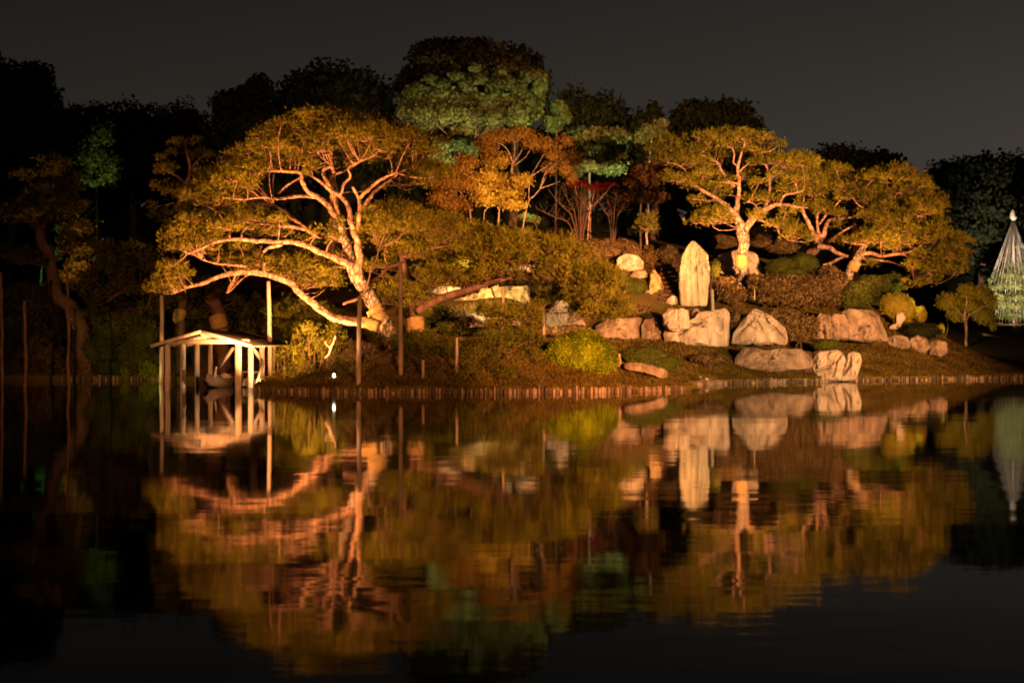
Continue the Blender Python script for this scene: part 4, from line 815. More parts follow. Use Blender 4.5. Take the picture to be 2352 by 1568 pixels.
# ------------------------------------------------------------------ shrubs, hedges, ground cover
def shrub(label, es, n_, sz, mt, name='shrub', cat='shrub', group=None, kw=None, stems=True):
    k_ = dict(shell=0.72, ragged=0.14, lobes=7, corek=0.85); k_.update(kw or {})
    c = max(es, key=lambda e_: e_[1])[0]; b_ = Vector((c[0], c[1], G(c[0], c[1]) - 0.05)); t = empty(name, b_, label, cat, group)
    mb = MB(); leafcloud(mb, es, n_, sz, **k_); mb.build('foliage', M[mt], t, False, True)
    if stems:
        mb = MB()
        for q in range(5): twig(mb, (b_.x + R.uniform(-.1, .1), b_.y + R.uniform(-.1, .1), b_.z), np.array(c) + R.normal(0, .15, 3), .035, .015)
        tag(mb.build('stem', M['bark_k'], t), kind='stuff')
    return t
def needle_shrub(label, poly, D0, D1, mt, size=0.5, tuft=260, name='low_pine', cat='shrub', dens=1.2, K=None, Ln=0.13, Wd=0.022):
    pads = fill(K.poly(poly) if K else poly, D0, D1, size, dens, flat=0.7);     xs_ = np.mean([p[0] for p in pads], 0); b_ = Vector((xs_[0], xs_[1], G(xs_[0], xs_[1]) - 0.05)); t = empty(name, b_, label, cat)
    mb = MB(); tw = MB()
    for c, rx, ry, rz in pads:
        Cc, U, tb = pad_pts(c, rx, ry, rz, int(tuft * rx * ry * 1.3 + 15)); V, T, ti = needles(Cc, U, 5, Ln, Wd, tb=tb); mb.add(V, T, ti)
        twig(tw, (c[0] * .6 + b_.x * .4, c[1], G(c[0], c[1])), c, .022, .008)
    mb.build('foliage', M[mt], t, False, True); tag(tw.build('stem', M['bark_k'], t), kind='stuff'); return t
# big bright bush on the point
shrub('large rounded yellow-green bush at the tip of the bank, brightest bush by the water', [E(K4, 1500, 1080, 290, 190, 55.2, .8), E(K4, 1660, 1120, 180, 150, 55.0, .8), E(K4, 1380, 1130, 170, 130, 55.2, .8), E(K4, 1560, 1000, 180, 130, 55.6, .8)], 30000, 0.065, 'bush_l', kw=dict(up=0.6, ragged=0.16))
shrub('dark flat clipped azalea beside the log edging, right of the bright bush', [E(Q8, 700, 820, 260, 140, 58.5, .7), E(Q8, 900, 900, 200, 110, 58.4, .7), E(Q8, 560, 790, 150, 110, 58.6, .7)], 12000, 0.06, 'azalea_g', kw=dict(up=0.8))
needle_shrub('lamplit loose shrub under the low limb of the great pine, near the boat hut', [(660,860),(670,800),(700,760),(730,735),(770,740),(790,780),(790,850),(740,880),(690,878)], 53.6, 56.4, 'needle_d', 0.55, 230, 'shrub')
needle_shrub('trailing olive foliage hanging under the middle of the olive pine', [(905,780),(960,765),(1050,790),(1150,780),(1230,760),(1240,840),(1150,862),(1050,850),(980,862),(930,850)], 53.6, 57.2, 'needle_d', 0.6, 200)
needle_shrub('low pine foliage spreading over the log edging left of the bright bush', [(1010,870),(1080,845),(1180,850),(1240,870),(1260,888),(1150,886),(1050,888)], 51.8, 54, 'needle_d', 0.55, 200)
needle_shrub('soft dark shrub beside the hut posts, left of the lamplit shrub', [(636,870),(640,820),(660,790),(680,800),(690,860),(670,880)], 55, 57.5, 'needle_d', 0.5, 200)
shrub('brown clipped azalea mound at the feet of the great pine', [E(Q5, 1150, 240, 170, 60, 55.4, .6), E(Q5, 1400, 330, 200, 70, 54.8, .6), E(Q5, 1050, 300, 120, 70, 55.0, .6)], 11000, 0.06, 'azalea', kw=dict(up=.3, ragged=.25))
# hedge and azaleas on the mound
shrub('long brown clipped hedge along the top of the mound behind the pine boughs', [E(K4, x, 215, 130, 100, 78.6, .7) for x in (1300, 1450, 1600, 1750, 1870)] + [E(K4, 1930, 260, 90, 110, 78.0, .8)], 22000, 0.075, 'azalea', 'hedge', 'hedge', kw=dict(ragged=0.12, up=.3))
shrub('dark green round azalea on the rocky shoulder left of the stone steps', [E(K4, 1960, 520, 110, 80, 73.8, .8), E(K4, 1890, 480, 60, 60, 74, .8)], 5000, 0.06, 'azalea_g', kw=dict(up=.8))
shrub('small round green azalea touching the right side of the memorial stone', [E(Q1, 635, 1215, 50, 80, 73.6, .8)], 2400, 0.06, 'azalea_g', kw=dict(up=.8))
shrub('broad green azalea cushion right of the pale boulder behind the pine', [E(Q1, 1210, 1210, 150, 90, 77.0, .7), E(Q1, 1390, 1170, 130, 90, 77.6, .7), E(Q1, 1300, 1270, 130, 70, 76.6, .7)], 11000, 0.07, 'azalea_g', kw=dict(up=.8))
shrub('tangle of brown leafless azaleas sloping down to the right of the pine trunk', [E(Q1, 1150, 1380, 210, 110, 74.6, .5), E(Q1, 1380, 1400, 200, 130, 75.0, .5), E(Q1, 1600, 1380, 160, 150, 76.0, .5), E(Q1, 1240, 1470, 260, 60, 73.8, .5), E(Q1, 1600, 1250, 80, 60, 77.4, .5)], 17000, 0.12, 'azalea', kw=dict(ragged=.3, lobes=14))
shrub('brown azaleas and rough scrub at the feet of the forked pine trunk', [E(Q1, 720, 1360, 100, 80, 74.2, .5), E(Q1, 800, 1440, 130, 70, 73.6, .5), E(Q1, 990, 1330, 80, 70, 75.0, .5)], 7000, 0.12, 'azalea', kw=dict(ragged=.3, lobes=14))
shrub('golden brown clipped azalea behind the boulder, right of the pine trunk', [E(Q1, 1020, 980, 100, 60, 80, .7), E(Q1, 1200, 1030, 150, 60, 81, .7), E(Q1, 700, 990, 130, 60, 81.5, .7)], 8000, 0.08, 'azalea', kw=dict())
shrub('brown knobbly azalea bank between the triangular boulder and the split rock', [E(K5, 1500, 780, 110, 100, 67.4, .5), E(K5, 1630, 800, 90, 90, 67.6, .5), E(K5, 1390, 730, 90, 70, 67.6, .5), E(K5, 1560, 850, 120, 60, 67.0, .5)], 8000, 0.12, 'azalea', kw=dict(ragged=.3, lobes=14))
shrub('dried brown shrub wedged between the big pair of boulders', [E(K5, 1060, 760, 45, 90, 66.6, .5)], 1800, 0.07, 'azalea', kw=dict(ragged=.3))
shrub('low reddish-brown groundcover cushion on the grass slope below the boulders', [E(K5, 860, 1045, 170, 42, 62.4, .6)], 4200, 0.06, 'azalea', kw=dict(ragged=.12, up=.5))
shrub('dark green clipped cushion on top of the grooved waterside rock', [E(K5, 1780, 935, 125, 45, 66.0, .7)], 3600, 0.06, 'azalea_g', kw=dict(up=.6))
shrub('dark shrubs in shade below the leaning pine', [E(K6, 220, 800, 130, 110, 76, .7), E(K6, 330, 720, 110, 80, 78, .7), E(K6, 500, 700, 110, 70, 79, .7)], 9000, 0.1, 'azalea_g', kw=dict(ragged=.3))
shrub('round bush glowing yellow on its lamp side, under the drooping bough', [E(K6, 520, 880, 120, 110, 77.6, .8), E(K6, 600, 900, 70, 90, 77.6, .8)], 7000, 0.075, 'bush_y', kw=dict(up=.2))
shrub('smaller yellow bush just right of the glowing round bush', [E(K6, 705, 935, 45, 60, 78.6, .8)], 2200, 0.08, 'bush_y')
shrub('very dark clipped dome shrub behind the reddish low rocks', [E(K6, 700, 1060, 150, 65, 74.0, .8)], 4500, 0.07, 'leaf_k')
shrub('tiny plant catching bright yellow lamplight behind the dark dome shrub', [E(K6, 855, 1030, 26, 26, 78.5, .8), E(K6, 870, 1062, 12, 14, 78.3, .8)], 500, 0.08, 'bush_y', kw=dict(ragged=.4))
spot(P(2205, 762, 77.0), P(2168, 752, 78.6), 60, (1, .85, .2), 60, .5)
shrub('pale lamplit leaves hanging at the lower tip of the drooping pine bough', [E(K6, 590, 695, 32, 28, 77.0, .8), E(K6, 630, 710, 24, 24, 77.0, .8)], 500, 0.12, 'bush_y', kw=dict(ragged=.4, core=False), stems=False)
for lb, es, n_, mt in [
  ('brown scrub spilling down the slope between the mossy shoulder and the reddish boulders', [E(K4, 1750, 700, 190, 60, 70.6, .6), E(K4, 1950, 710, 160, 40, 71.6, .6), E(K4, 1650, 660, 110, 80, 71.5, .6)], 8000, 'azalea'),
  ('olive scrub behind the pale thin prop and the whitish craggy rock', [E(K4, 1100, 800, 150, 90, 66.6, .6), E(K4, 1260, 640, 120, 90, 69, .6), E(K4, 1480, 640, 140, 70, 69.4, .6)], 9000, 'azalea_g'),
  ('dim scrub in the hollow between the great pine and the grey rounded rock', [E(K4, 250, 740, 140, 100, 65.5, .6), E(K4, 420, 850, 110, 60, 63.5, .6), E(K4, 180, 900, 110, 60, 62.5, .6), E(K4, 700, 890, 160, 40, 62.6, .6), E(K4, 900, 880, 120, 40, 62.6, .6)], 9000, 'azalea_g'),
  ('brown scrub on the slope high behind the olive pine boughs', [E(K4, 700, 420, 200, 80, 72.6, .6), E(K4, 1000, 440, 200, 60, 72.8, .6), E(K4, 300, 640, 160, 60, 69.6, .6), E(K4, 1300, 400, 200, 90, 74.5, .6)], 11000, 'azalea'),
  ('scrub filling the foot of the steps beside the memorial stone', [E(K4, 2150, 560, 50, 60, 75.5, .6), E(K4, 2080, 280, 60, 100, 78.6, .6), E(K4, 2240, 250, 90, 70, 80.5, .6)], 4500, 'azalea'),
  ('low brown scrub between the long reddish boulder and the bright bush', [E(K4, 1450, 870, 130, 36, 63.2, .6), E(K4, 1250, 890, 130, 40, 62.4, .6)], 4000, 'azalea')]:
    shrub(lb, es, n_, 0.11, mt, kw=dict(ragged=.35, lobes=12))
# left bank scrub
for lb, es, mt in [
  ('olive scrub on the left bank just left of the boat hut posts', [E(K8, 640, 1280, 90, 70, 66.4, .6), E(K8, 600, 1360, 90, 80, 66.6, .6), E(K8, 680, 1400, 60, 60, 66.8, .6)], 'azalea_g'),
  ('brown-green scrub above the left log edging, middle of three clumps', [E(K8, 490, 1250, 90, 60, 66.8, .6), E(K8, 450, 1340, 110, 80, 67.0, .6), E(K8, 500, 1420, 100, 50, 66.9, .6)], 'azalea_g'),
  ('brown scrub just right of the tall left pole', [E(K8, 370, 1380, 60, 60, 66.9, .6), E(K8, 400, 1300, 50, 50, 67.4, .6), E(K8, 360, 1440, 70, 30, 66.9, .6)], 'azalea'),
  ('dark scrub between the two leftmost poles', [E(K8, 180, 1380, 100, 80, 67.4, .6), E(K8, 230, 1430, 80, 50, 67.4, .6)], 'azalea')]:
    shrub(lb, es, 6500, 0.09, mt, kw=dict(ragged=.35, lobes=12))
for lb, pl_, d0_, d1_ in [
  ('dark pine-like scrub climbing the slope left of the banded trunks', [(170,700),(230,600),(330,570),(380,600),(390,700),(370,790),(280,800),(190,790)], 68.5, 72.5),
  ('dark pine-like scrub on the slope above the boat hut roof', [(380,640),(470,650),(560,670),(610,700),(620,770),(520,780),(400,770)], 67.8, 71),
  ('dark scrub in the gap between the tall prop and the great pine base', [(620,700),(700,690),(800,740),(860,770),(840,800),(700,790),(630,790)], 62, 66),
  ('dark scrub on the far left bank behind the reddish poles', [(-30,700),(60,650),(160,690),(180,800),(120,870),(-30,870)], 69, 74)]:
    needle_shrub(lb, pl_, d0_, d1_, 'needle_d', 0.8, 130, 'shrub', 'shrub', 1.0, None, .2, .045)
needle_shrub('leafy green shrubs seen between the hut posts', [(395,875),(400,800),(470,800),(560,805),(640,800),(640,860),(560,875),(480,875)], 66.3, 68.3, 'azalea_g', 0.6, 170)
shrub('yellow-green fern clump catching lamplight at the waterline left of the hut', [E(K8, 655, 1430, 30, 40, 66.0, .6), E(K8, 700, 1440, 18, 30, 66.0, .6), E(K8, 560, 1450, 16, 24, 66.1, .6)], 1500, 0.09, 'bush_l', kw=dict(ragged=.5, core=False))

# small tree at the right, before the rope cone
tree('low spreading tree with ochre leaves and bright orange trunk, left of the rope cone',
 [('crown', [E(Q7, 250, 1080, 130, 100, 88, .8), E(Q7, 420, 980, 100, 90, 88, .8), E(Q7, 560, 1000, 120, 90, 88, .8), E(Q7, 640, 1080, 100, 90, 88, .8), E(Q7, 480, 1140, 130, 90, 88, .8), E(Q7, 320, 1200, 100, 80, 88, .8), E(Q7, 600, 1230, 110, 80, 88, .8), E(Q7, 690, 1330, 40, 50, 88, .8)], 15000, 0.11, 'bush_y', dict(ragged=.3, lobes=12, shell=.4, corek=.5))],
 [(418, 1465, 13), (416, 1400, 14), (415, 1320, 16), (400, 1230, 14), (420, 1100, 9), (425, 1010, 6)], 87.4, Q7, 'bark', limbs=[([(415, 1300, 9), (440, 1220, 7), (520, 1170, 5), (600, 1120, 3)], 0, -.5), ([(405, 1250, 8), (350, 1180, 6), (300, 1130, 3)], 0, -.5)])
spot(P(2160, 768, 80.5), P(2230, 705, 88), 1500, (1, .62, .2), 60, .8)

# ground cover over the banks: many short blades in one object
n_ = 130000; uu = R.uniform(-14, 27, n_); dd = R.uniform(0.0, 1, n_) ** 1.8 * np.where(uu < 7, 16, 12); yy = shore_y(uu) + 0.02 + dd
ok = (uu > -10) | (yy > 66); uu, yy = uu[ok], yy[ok]; zz = gz(uu, yy)
V, T, ti = needles(np.stack([uu, yy, zz], -1), np.tile([0, 0, 1.0], (len(uu), 1)), 1, 0.10, 0.07, 0.55)
gc = meshobj('grass', V, T, M['cover'], None, ti); tag(gc, 'short dry grass and ground cover over the banks', None, None, 'stuff')

# ------------------------------------------------------------------ rocks
def rock(label, K, outline, D, thick, mt='rock', seed=0, res=(110, 46), p=2.8, amp=0.06, groove=0.0, name='boulder', cat='rock', sink=0.15, parent=None, cracks=(), freq=1.6, group=None):
    pts = np.array([K(a, b_) if K else (a, b_) for a, b_ in outline]); c = pts.mean(0)
    nu, nv = res; th = np.linspace(0, 2 * np.pi, nu, endpoint=False); Rr = np.zeros(nu)
    for i, a in enumerate(th):
        d = np.array([math.cos(a), -math.sin(a)]); best = 0
        for j in range(len(pts)):
            A_, B_ = pts[j] - c, pts[(j + 1) % len(pts)] - c; e_ = B_ - A_; den = d[0] * e_[1] - d[1] * e_[0]
            if abs(den) < 1e-9: continue
            t = (A_[0] * e_[1] - A_[1] * e_[0]) / den; s_ = (A_[0] * d[1] - A_[1] * d[0]) / den
            if t > 0 and -1e-6 <= s_ <= 1 + 1e-6: best = max(best, t)
        Rr[i] = best
    Rr = (np.roll(Rr, 1) + 2 * Rr + np.roll(Rr, -1)) / 4
    Rr = Rr * (1.0 if mt == 'stone' else 1.05); k_ = D / F; tt = np.sin(np.linspace(-np.pi / 2, np.pi / 2, nv)); pr_ = (1 - np.abs(tt) ** p) ** (1 / p)
    c3 = np.array(P(c[0], c[1], D + thick * 0.5)); sc2_ = (D + thick * 0.5) / D * 0 + 1
    X = np.cos(th)[None] * Rr[None] * pr_[:, None] * k_; Z = np.sin(th)[None] * Rr[None] * pr_[:, None] * k_
    Y = np.repeat(tt[:, None], nu, 1) * thick
    V = np.stack([X, Y, Z], -1).reshape(-1, 3); size = Rr.mean() * k_
    nrm = V / (np.array([size, thick, size]) ** 2); nrm /= np.linalg.norm(nrm, axis=1)[:, None] + 1e-9
    q = V * freq / max(size, .3) + seed * 7.7
    dsp = amp * size * (fbm(q, 5) + 0.55 * fbm(q * 3.1 + 9, 4) - 0.5 * np.maximum(0, 1 - np.abs(fbm(q * 0.8 + 31, 2)) * 5))
    # broken facets
    cell = np.abs(vnoise(q * 1.3 + 5)) ; dsp += amp * size * 1.2 * (np.floor(fbm(q * 1.1 + 3, 2) * 3) / 3)
    if groove: 
        gq = V * np.array([1, .5, .12]) * groove / size + seed; dsp -= amp * size * 0.9 * np.maximum(0, 1 - np.abs(vnoise(gq)) * 7)
    rf = np.random.default_rng(seed + 50)
    lowcut = 0.94 if mt == 'stone' else 0.72
    for q_ in range(16):        # broken faces: planes that shear the lump
        pn_ = rf.normal(0, 1, 3); pn_[1] = -abs(pn_[1]) - 0.8; pn_[2] = abs(pn_[2]) * 0.9 - 0.15; pn_ /= np.linalg.norm(pn_)
        pv = V @ pn_; pd = pv.max() * rf.uniform(lowcut, 0.96); V = V - pn_ * np.maximum(0, pv - pd)[:, None] * 0.9
    V = V + nrm * dsp[:, None] * (0.35 + 0.65 * np.abs(nrm[:, 1:2]))
    # cracks: polylines in crop units cut into the front
    rg = np.random.default_rng(seed + 900); cracks = list(cracks)
    ext = Rr.mean()
    if ext * k_ > 0.35:
        for q_ in range(int(rg.integers(4, 8))):
            a0 = rg.uniform(0, 2 * np.pi); p0 = c + ext * rg.uniform(.1, .9) * np.array([math.cos(a0), math.sin(a0)]); d0 = rg.normal(0, 1, 2) * [0.6, 1.0]; d0 /= np.linalg.norm(d0); pl_ = [p0]
            for z_ in range(int(rg.integers(2, 5))): d0 = d0 + rg.normal(0, .45, 2); d0 /= np.linalg.norm(d0); pl_.append(pl_[-1] + d0 * ext * rg.uniform(.2, .45))
            cracks.append((pl_, rg.uniform(.035, .07) * ext, rg.uniform(.06, .17) * ext * k_, 1))
    for cr_ in cracks:
        auto = len(cr_) > 3; pl = np.array(cr_[0] if auto else [K(a, b_) for a, b_ in cr_[0]]); pw = cr_[1] * (1 if auto else K.k) * k_; dp = cr_[2]
        L3_ = np.stack([(pl[:, 0] - c[0]) * k_, -(pl[:, 1] - c[1]) * k_], -1); dmin = np.full(len(V), 9.0)
        for a, b_ in zip(L3_[:-1], L3_[1:]):
            e_ = b_ - a; t = np.clip(((V[:, [0, 2]] - a) @ e_) / (e_ @ e_), 0, 1); dmin = np.minimum(dmin, np.linalg.norm(V[:, [0, 2]] - a - t[:, None] * e_, axis=1))
        f = np.exp(-(dmin / pw) ** 2) * (V[:, 1] < 0); V[:, 1] += f * dp
    V += c3
    I_ = np.arange(nu * nv).reshape(nv, nu); J = np.roll(I_, -1, 1)
    T = np.concatenate([np.stack([I_[:-1], J[:-1], J[1:]], -1).reshape(-1, 3), np.stack([I_[:-1], J[1:], I_[1:]], -1).reshape(-1, 3)])
    o_ = meshobj(name, V, T, M[mt], parent, smooth=True)
    if parent is None: tag(o_, label, cat, group)
    return o_
rock('tall upright memorial stone with pointed top, standing alone above the boulders', K5, [(625, 640), (618, 500), (617, 330), (640, 230), (690, 150), (720, 118), (745, 130), (800, 185), (845, 235), (858, 290), (862, 450), (850, 520), (835, 640)], 72.0, 0.42, 'stone', 1, (200, 90), 4.5, 0.045, 2.0, 'memorial_stone', 'standing stone', cracks=[([(768, 190), (775, 240), (765, 330), (770, 370), (748, 430), (755, 520), (760, 620)], 7, 0.16), ([(690, 200), (700, 320), (690, 420)], 5, 0.05)])
# twin boulder, its two halves parts of one mass
rock('big squarish pale boulder with a stepped crack, centre of the boulder row', K5, [(515, 935), (500, 850), (530, 790), (640, 770), (730, 730), (770, 680), (850, 675), (920, 665), (985, 648), (1020, 690), (1030, 800), (1025, 940), (900, 955), (760, 945)], 65.2, 0.9, 'rock', 2, (160, 70), 3.2, 0.06, 1.2, cracks=[([(560, 870), (640, 840), (700, 790), (780, 770)], 10, 0.35), ([(860, 700), (850, 800), (848, 940)], 6, 0.14), ([(600, 850), (620, 920)], 6, .1)])
rock('rounded pale boulder sitting on the upper left of the big squarish boulder', K5, [(500, 780), (495, 700), (540, 660), (640, 655), (690, 670), (700, 760), (690, 810), (600, 835), (530, 820)], 64.9, 0.8, 'rock', 3, (140, 60), 3.0, 0.07, 1.5, cracks=[([(600, 670), (590, 760), (610, 820)], 6, 0.1), ([(640, 670), (635, 780)], 5, .08)])
rock('narrow upright stone wedged between the two pale boulders', K5, [(710, 790), (715, 690), (740, 650), (775, 660), (790, 720), (770, 800)], 66.0, 0.5, 'rock_b', 4, (80, 36), 2.8, 0.06)
rock('triangular cream boulder with dark cracks down its right side', K5, [(1030, 930), (1045, 850), (1100, 770), (1170, 690), (1230, 652), (1300, 690), (1380, 740), (1440, 800), (1465, 880), (1462, 930), (1250, 940)], 65.6, 0.9, 'rock', 5, (170, 76), 2.6, 0.07, 1.0, cracks=[([(1290, 690), (1300, 750), (1350, 790), (1400, 850), (1450, 900)], 9, 0.3), ([(1200, 690), (1280, 720), (1330, 720)], 6, .14), ([(1430, 860), (1445, 930)], 6, .2)])
rock('long low reddish boulder stretching left from the big pale boulder', K5, [(-40, 860), (-30, 790), (60, 740), (200, 730), (320, 725), (340, 770), (330, 900), (160, 910), (-20, 890)], 67.4, 0.8, 'rock_b', 6, (120, 50), 3.0, 0.05)
rock('humped reddish boulder between the long low one and the pale pair', K5, [(325, 905), (325, 800), (350, 740), (430, 730), (485, 760), (510, 850), (505, 905), (420, 912)], 67.0, 0.8, 'rock_b', 7, (110, 50), 2.6, 0.06, 1.5)
rock('grey ribbed rock with a dark slot, left half of the right-hand rock pair', K5, [(1680, 890), (1700, 740), (1725, 695), (1770, 705), (1900, 705), (1935, 740), (1940, 900), (1800, 910)], 68.6, 0.7, 'rock_b', 8, (130, 56), 3.4, 0.07, 2.6, cracks=[([(1740, 790), (1745, 900)], 9, .35), ([(1860, 740), (1855, 900)], 6, .16)])
rock('large dark weathered rock at the right end of the boulder row', K5, [(1935, 900), (1905, 800), (1905, 680), (1960, 662), (2090, 665), (2150, 668), (2200, 760), (2240, 850), (2250, 905), (2100, 915)], 69.4, 0.9, 'rock_b', 9, (120, 52), 3.0, 0.06, 2.4)
rock('grooved waterside rock with three upright lobes, standing in the pond edge', K5, [(1670, 1110), (1680, 1040), (1740, 990), (1860, 980), (1900, 1000), (1920, 1060), (1900, 1150), (1880, 1215), (1700, 1222), (1690, 1160)], 64.2, 0.55, 'rock', 10, (150, 66), 2.4, 0.06, 0.8, cracks=[([(1690, 1140), (1790, 1110), (1870, 1010)], 11, .3), ([(1810, 1190), (1850, 1060), (1900, 1000)], 9, .22)])
rock('right lobe of the grooved waterside rock, split from it by a deep cleft', K5, [(1885, 1220), (1900, 1150), (1930, 1060), (1935, 1010), (1990, 992), (2045, 1015), (2050, 1070), (2020, 1140), (2000, 1220)], 64.1, 0.5, 'rock', 11, (110, 50), 2.4, 0.06, 0.8, cracks=[([(1960, 1010), (1950, 1100), (1900, 1170)], 9, .25), ([(2000, 1070), (2030, 1040)], 8, .15)])
rock('low long tan rock on the slope left of the grooved waterside rock', K5, [(1065, 1110), (1075, 1020), (1140, 955), (1230, 965), (1280, 985), (1400, 970), (1560, 970), (1650, 985), (1660, 1110), (1560, 1135), (1330, 1145), (1130, 1140)], 63.6, 0.6, 'rock_b', 12, (150, 56), 2.8, 0.06, 0, cracks=[([(1230, 990), (1270, 1050), (1330, 1090), (1420, 1080)], 9, .2), ([(1140, 1090), (1250, 1070), (1350, 1085)], 8, .15)])
rock('dark rounded lump standing in for the shadow left of the grooved waterside rock', K5, [(1555, 1090), (1550, 1030), (1580, 995), (1640, 990), (1680, 1020), (1690, 1080), (1660, 1150), (1600, 1165), (1570, 1120)], 64.6, 0.5, 'dim_stone', 50, (90, 40), 2.6, 0.07)  # dark lump added in place of the grooved rock's cast shadow
rock('flat layered rock slab in the water where the log edging breaks', Q8, [(1105, 1195), (1110, 1110), (1180, 1080), (1260, 1060), (1340, 1075), (1450, 1090), (1560, 1080), (1640, 1130), (1650, 1185), (1400, 1190)], 60.3, 0.8, 'rock_b', 13, (110, 46), 2.8, 0.08)
rock('small bright stone perched on the layered slab', Q8, [(1280, 1095), (1290, 1045), (1340, 1040), (1360, 1070), (1340, 1100)], 60.6, 0.14, 'rock', 14, (50, 24), 2.5, 0.06)
rock('second bright stone on the layered slab, right of the first', Q8, [(1375, 1110), (1380, 1060), (1415, 1055), (1425, 1110)], 60.5, 0.12, 'rock', 15, (50, 24), 2.5, 0.06)
rock('grey flat rocks lying below the dark flat azalea', Q8, [(440, 960), (440, 890), (600, 880), (800, 930), (960, 980), (970, 1060), (850, 1060), (650, 1000)], 56.4, 0.6, 'rock_b', 16, (120, 50), 2.6, 0.09)
rock('pale boulder behind the forked pine trunk, half hidden by it', Q1, [(650, 1230), (655, 1130), (700, 1090), (850, 1060), (960, 1080), (1010, 1120), (1040, 1200), (1030, 1270), (900, 1270), (700, 1260)], 78.2, 0.8, 'rock', 17, (120, 52), 2.8, 0.05)
rock('rugged pale rock set in the hedge end above the shoulder', K4, [(1815, 350), (1820, 280), (1890, 240), (1990, 260), (2035, 300), (2030, 370), (1930, 390), (1850, 380)], 75.8, 0.6, 'rock', 18, (100, 46), 2.6, 0.09)
rock('rounded mossy rock shoulder curving down left of the stone steps', K4, [(1800, 640), (2000, 620), (2080, 560), (2095, 400), (2130, 370), (2170, 430), (2205, 530), (2180, 600), (2130, 640), (1980, 660)], 74.2, 0.8, 'rock_m', 19, (120, 52), 2.6, 0.08)
rock('reddish flat stone just under the rugged pale rock', K4, [(1920, 430), (1960, 385), (2050, 385), (2090, 430), (2000, 450)], 75.0, 0.4, 'rock_b', 20, (70, 32), 2.6, 0.07)
for i, (pl, D, lb, mt) in enumerate([
   ([(1795, 660), (1850, 630), (2000, 640), (2120, 640), (2200, 610), (2215, 650), (2180, 690), (1950, 700)], 73.4, 'low earthy ledge below the dark azalea, left of the steps', 'rock_b'),
   ([(2225, 665), (2235, 620), (2270, 590), (2310, 600), (2330, 660), (2290, 680)], 72.6, 'small pointed stones at the left foot of the memorial stone', 'rock')]):
    rock(lb, K4, pl, D, 0.5, mt, 21 + i, (80, 36), 2.6, 0.08)
rock('warm flat-topped rock seen through a gap under the olive pine boughs', K4, [(220, 570), (240, 520), (330, 495), (420, 510), (540, 525), (440, 560), (330, 580)], 66.5, 0.7, 'rock', 24, (90, 40), 2.6, 0.07)
rock('mossy yellow-lit rock face under the olive pine, widest of the rocks there', K4, [(380, 690), (430, 640), (560, 600), (680, 550), (860, 515), (1080, 520), (1090, 700), (900, 750), (700, 740), (430, 730)], 67.5, 0.9, 'rock_m', 25, (170, 80), 3.0, 0.15)
rock('grey rounded rock below the mossy rock face', K4, [(480, 860), (490, 780), (560, 740), (680, 745), (710, 800), (690, 870), (600, 900)], 64.5, 0.6, 'rock', 26, (90, 42), 2.6, 0.06)
rock('small greyish rock right of the grey rounded rock, behind foliage', K4, [(930, 800), (940, 760), (1000, 755), (1020, 800), (1000, 850), (940, 840)], 64.5, 0.5, 'rock', 27, (70, 34), 2.6, 0.06)
rock('pale whitish craggy rock behind the thin right prop, lit by its own lamp', K4, [(1200, 850), (1220, 740), (1270, 680), (1330, 620), (1400, 660), (1420, 760), (1380, 850)], 66.0, 0.6, 'rock', 28, (100, 46), 2.4, 0.11)
rock('pinkish ledge of rock behind the craggy whitish one', K4, [(1380, 860), (1390, 730), (1450, 690), (1520, 760), (1560, 860), (1460, 880)], 67.0, 0.5, 'rock_b', 29, (80, 36), 2.4, 0.08)
rock('bright cream stones high under the pine boughs, leftmost of the pair', K4, [(865, 385), (870, 340), (930, 335), (940, 370), (900, 390)], 72, 0.4, 'rock', 30, (60, 30), 2.6, 0.07)
rock('wide bright cream rock high under the pine boughs', K4, [(930, 400), (980, 335), (1060, 325), (1150, 340), (1170, 375), (1080, 400), (1000, 405)], 72.4, 0.5, 'rock', 31, (80, 36), 2.6, 0.09)
rock('reddish low rock at the far right of the grass slope, nearest of three', K6, [(450, 1190), (455, 1110), (520, 1090), (610, 1100), (630, 1160), (600, 1225), (520, 1200)], 71.4, 0.6, 'rock_b', 32, (90, 40), 2.6, 0.15)
rock('reddish low rock at the far right of the grass slope, middle of three', K6, [(630, 1220), (625, 1120), (680, 1090), (750, 1110), (770, 1180), (720, 1230)], 71.6, 0.6, 'rock_b', 33, (90, 40), 2.6, 0.15)
rock('reddish low rock at the far right of the grass slope, darkest and rightmost', K6, [(765, 1230), (770, 1150), (820, 1120), (890, 1150), (900, 1210), (850, 1245)], 71.8, 0.6, 'rock_b', 34, (90, 40), 2.6, 0.15)
rock('pale stone post-like rock beside the glowing yellow bush', K6, [(470, 1060), (480, 1020), (520, 1000), (525, 930), (580, 925), (590, 960), (560, 1010), (555, 1090), (490, 1090)], 74.6, 0.3, 'rock', 35, (80, 36), 3.0, 0.05)
rock('dark hump of rock on the bank behind the boat hut', K2, [(1450, 1330), (1480, 1270), (1560, 1250), (1640, 1280), (1680, 1330), (1560, 1360)], 62.5, 0.6, 'rock_b', 36, (80, 36), 2.6, 0.07)
for i, (x, y, w_, h_) in enumerate([(980, 1380, 70, 75), (1060, 1400, 60, 60), (900, 1390, 45, 70)]):
    rock(['pale rubble stone inside the boat hut, middle one', 'rightmost rubble stone inside the boat hut, by the bright post', 'leftmost rubble stone inside the boat hut, behind the punt prow'][i], K2,
         [(x - w_, y + h_), (x - w_, y - h_ * .4), (x - w_ * .4, y - h_), (x + w_ * .5, y - h_ * .8), (x + w_, y), (x + w_ * .9, y + h_)], 60.2 + i * .3, 0.4, 'rock', 40 + i, (70, 34), 2.8, 0.08)
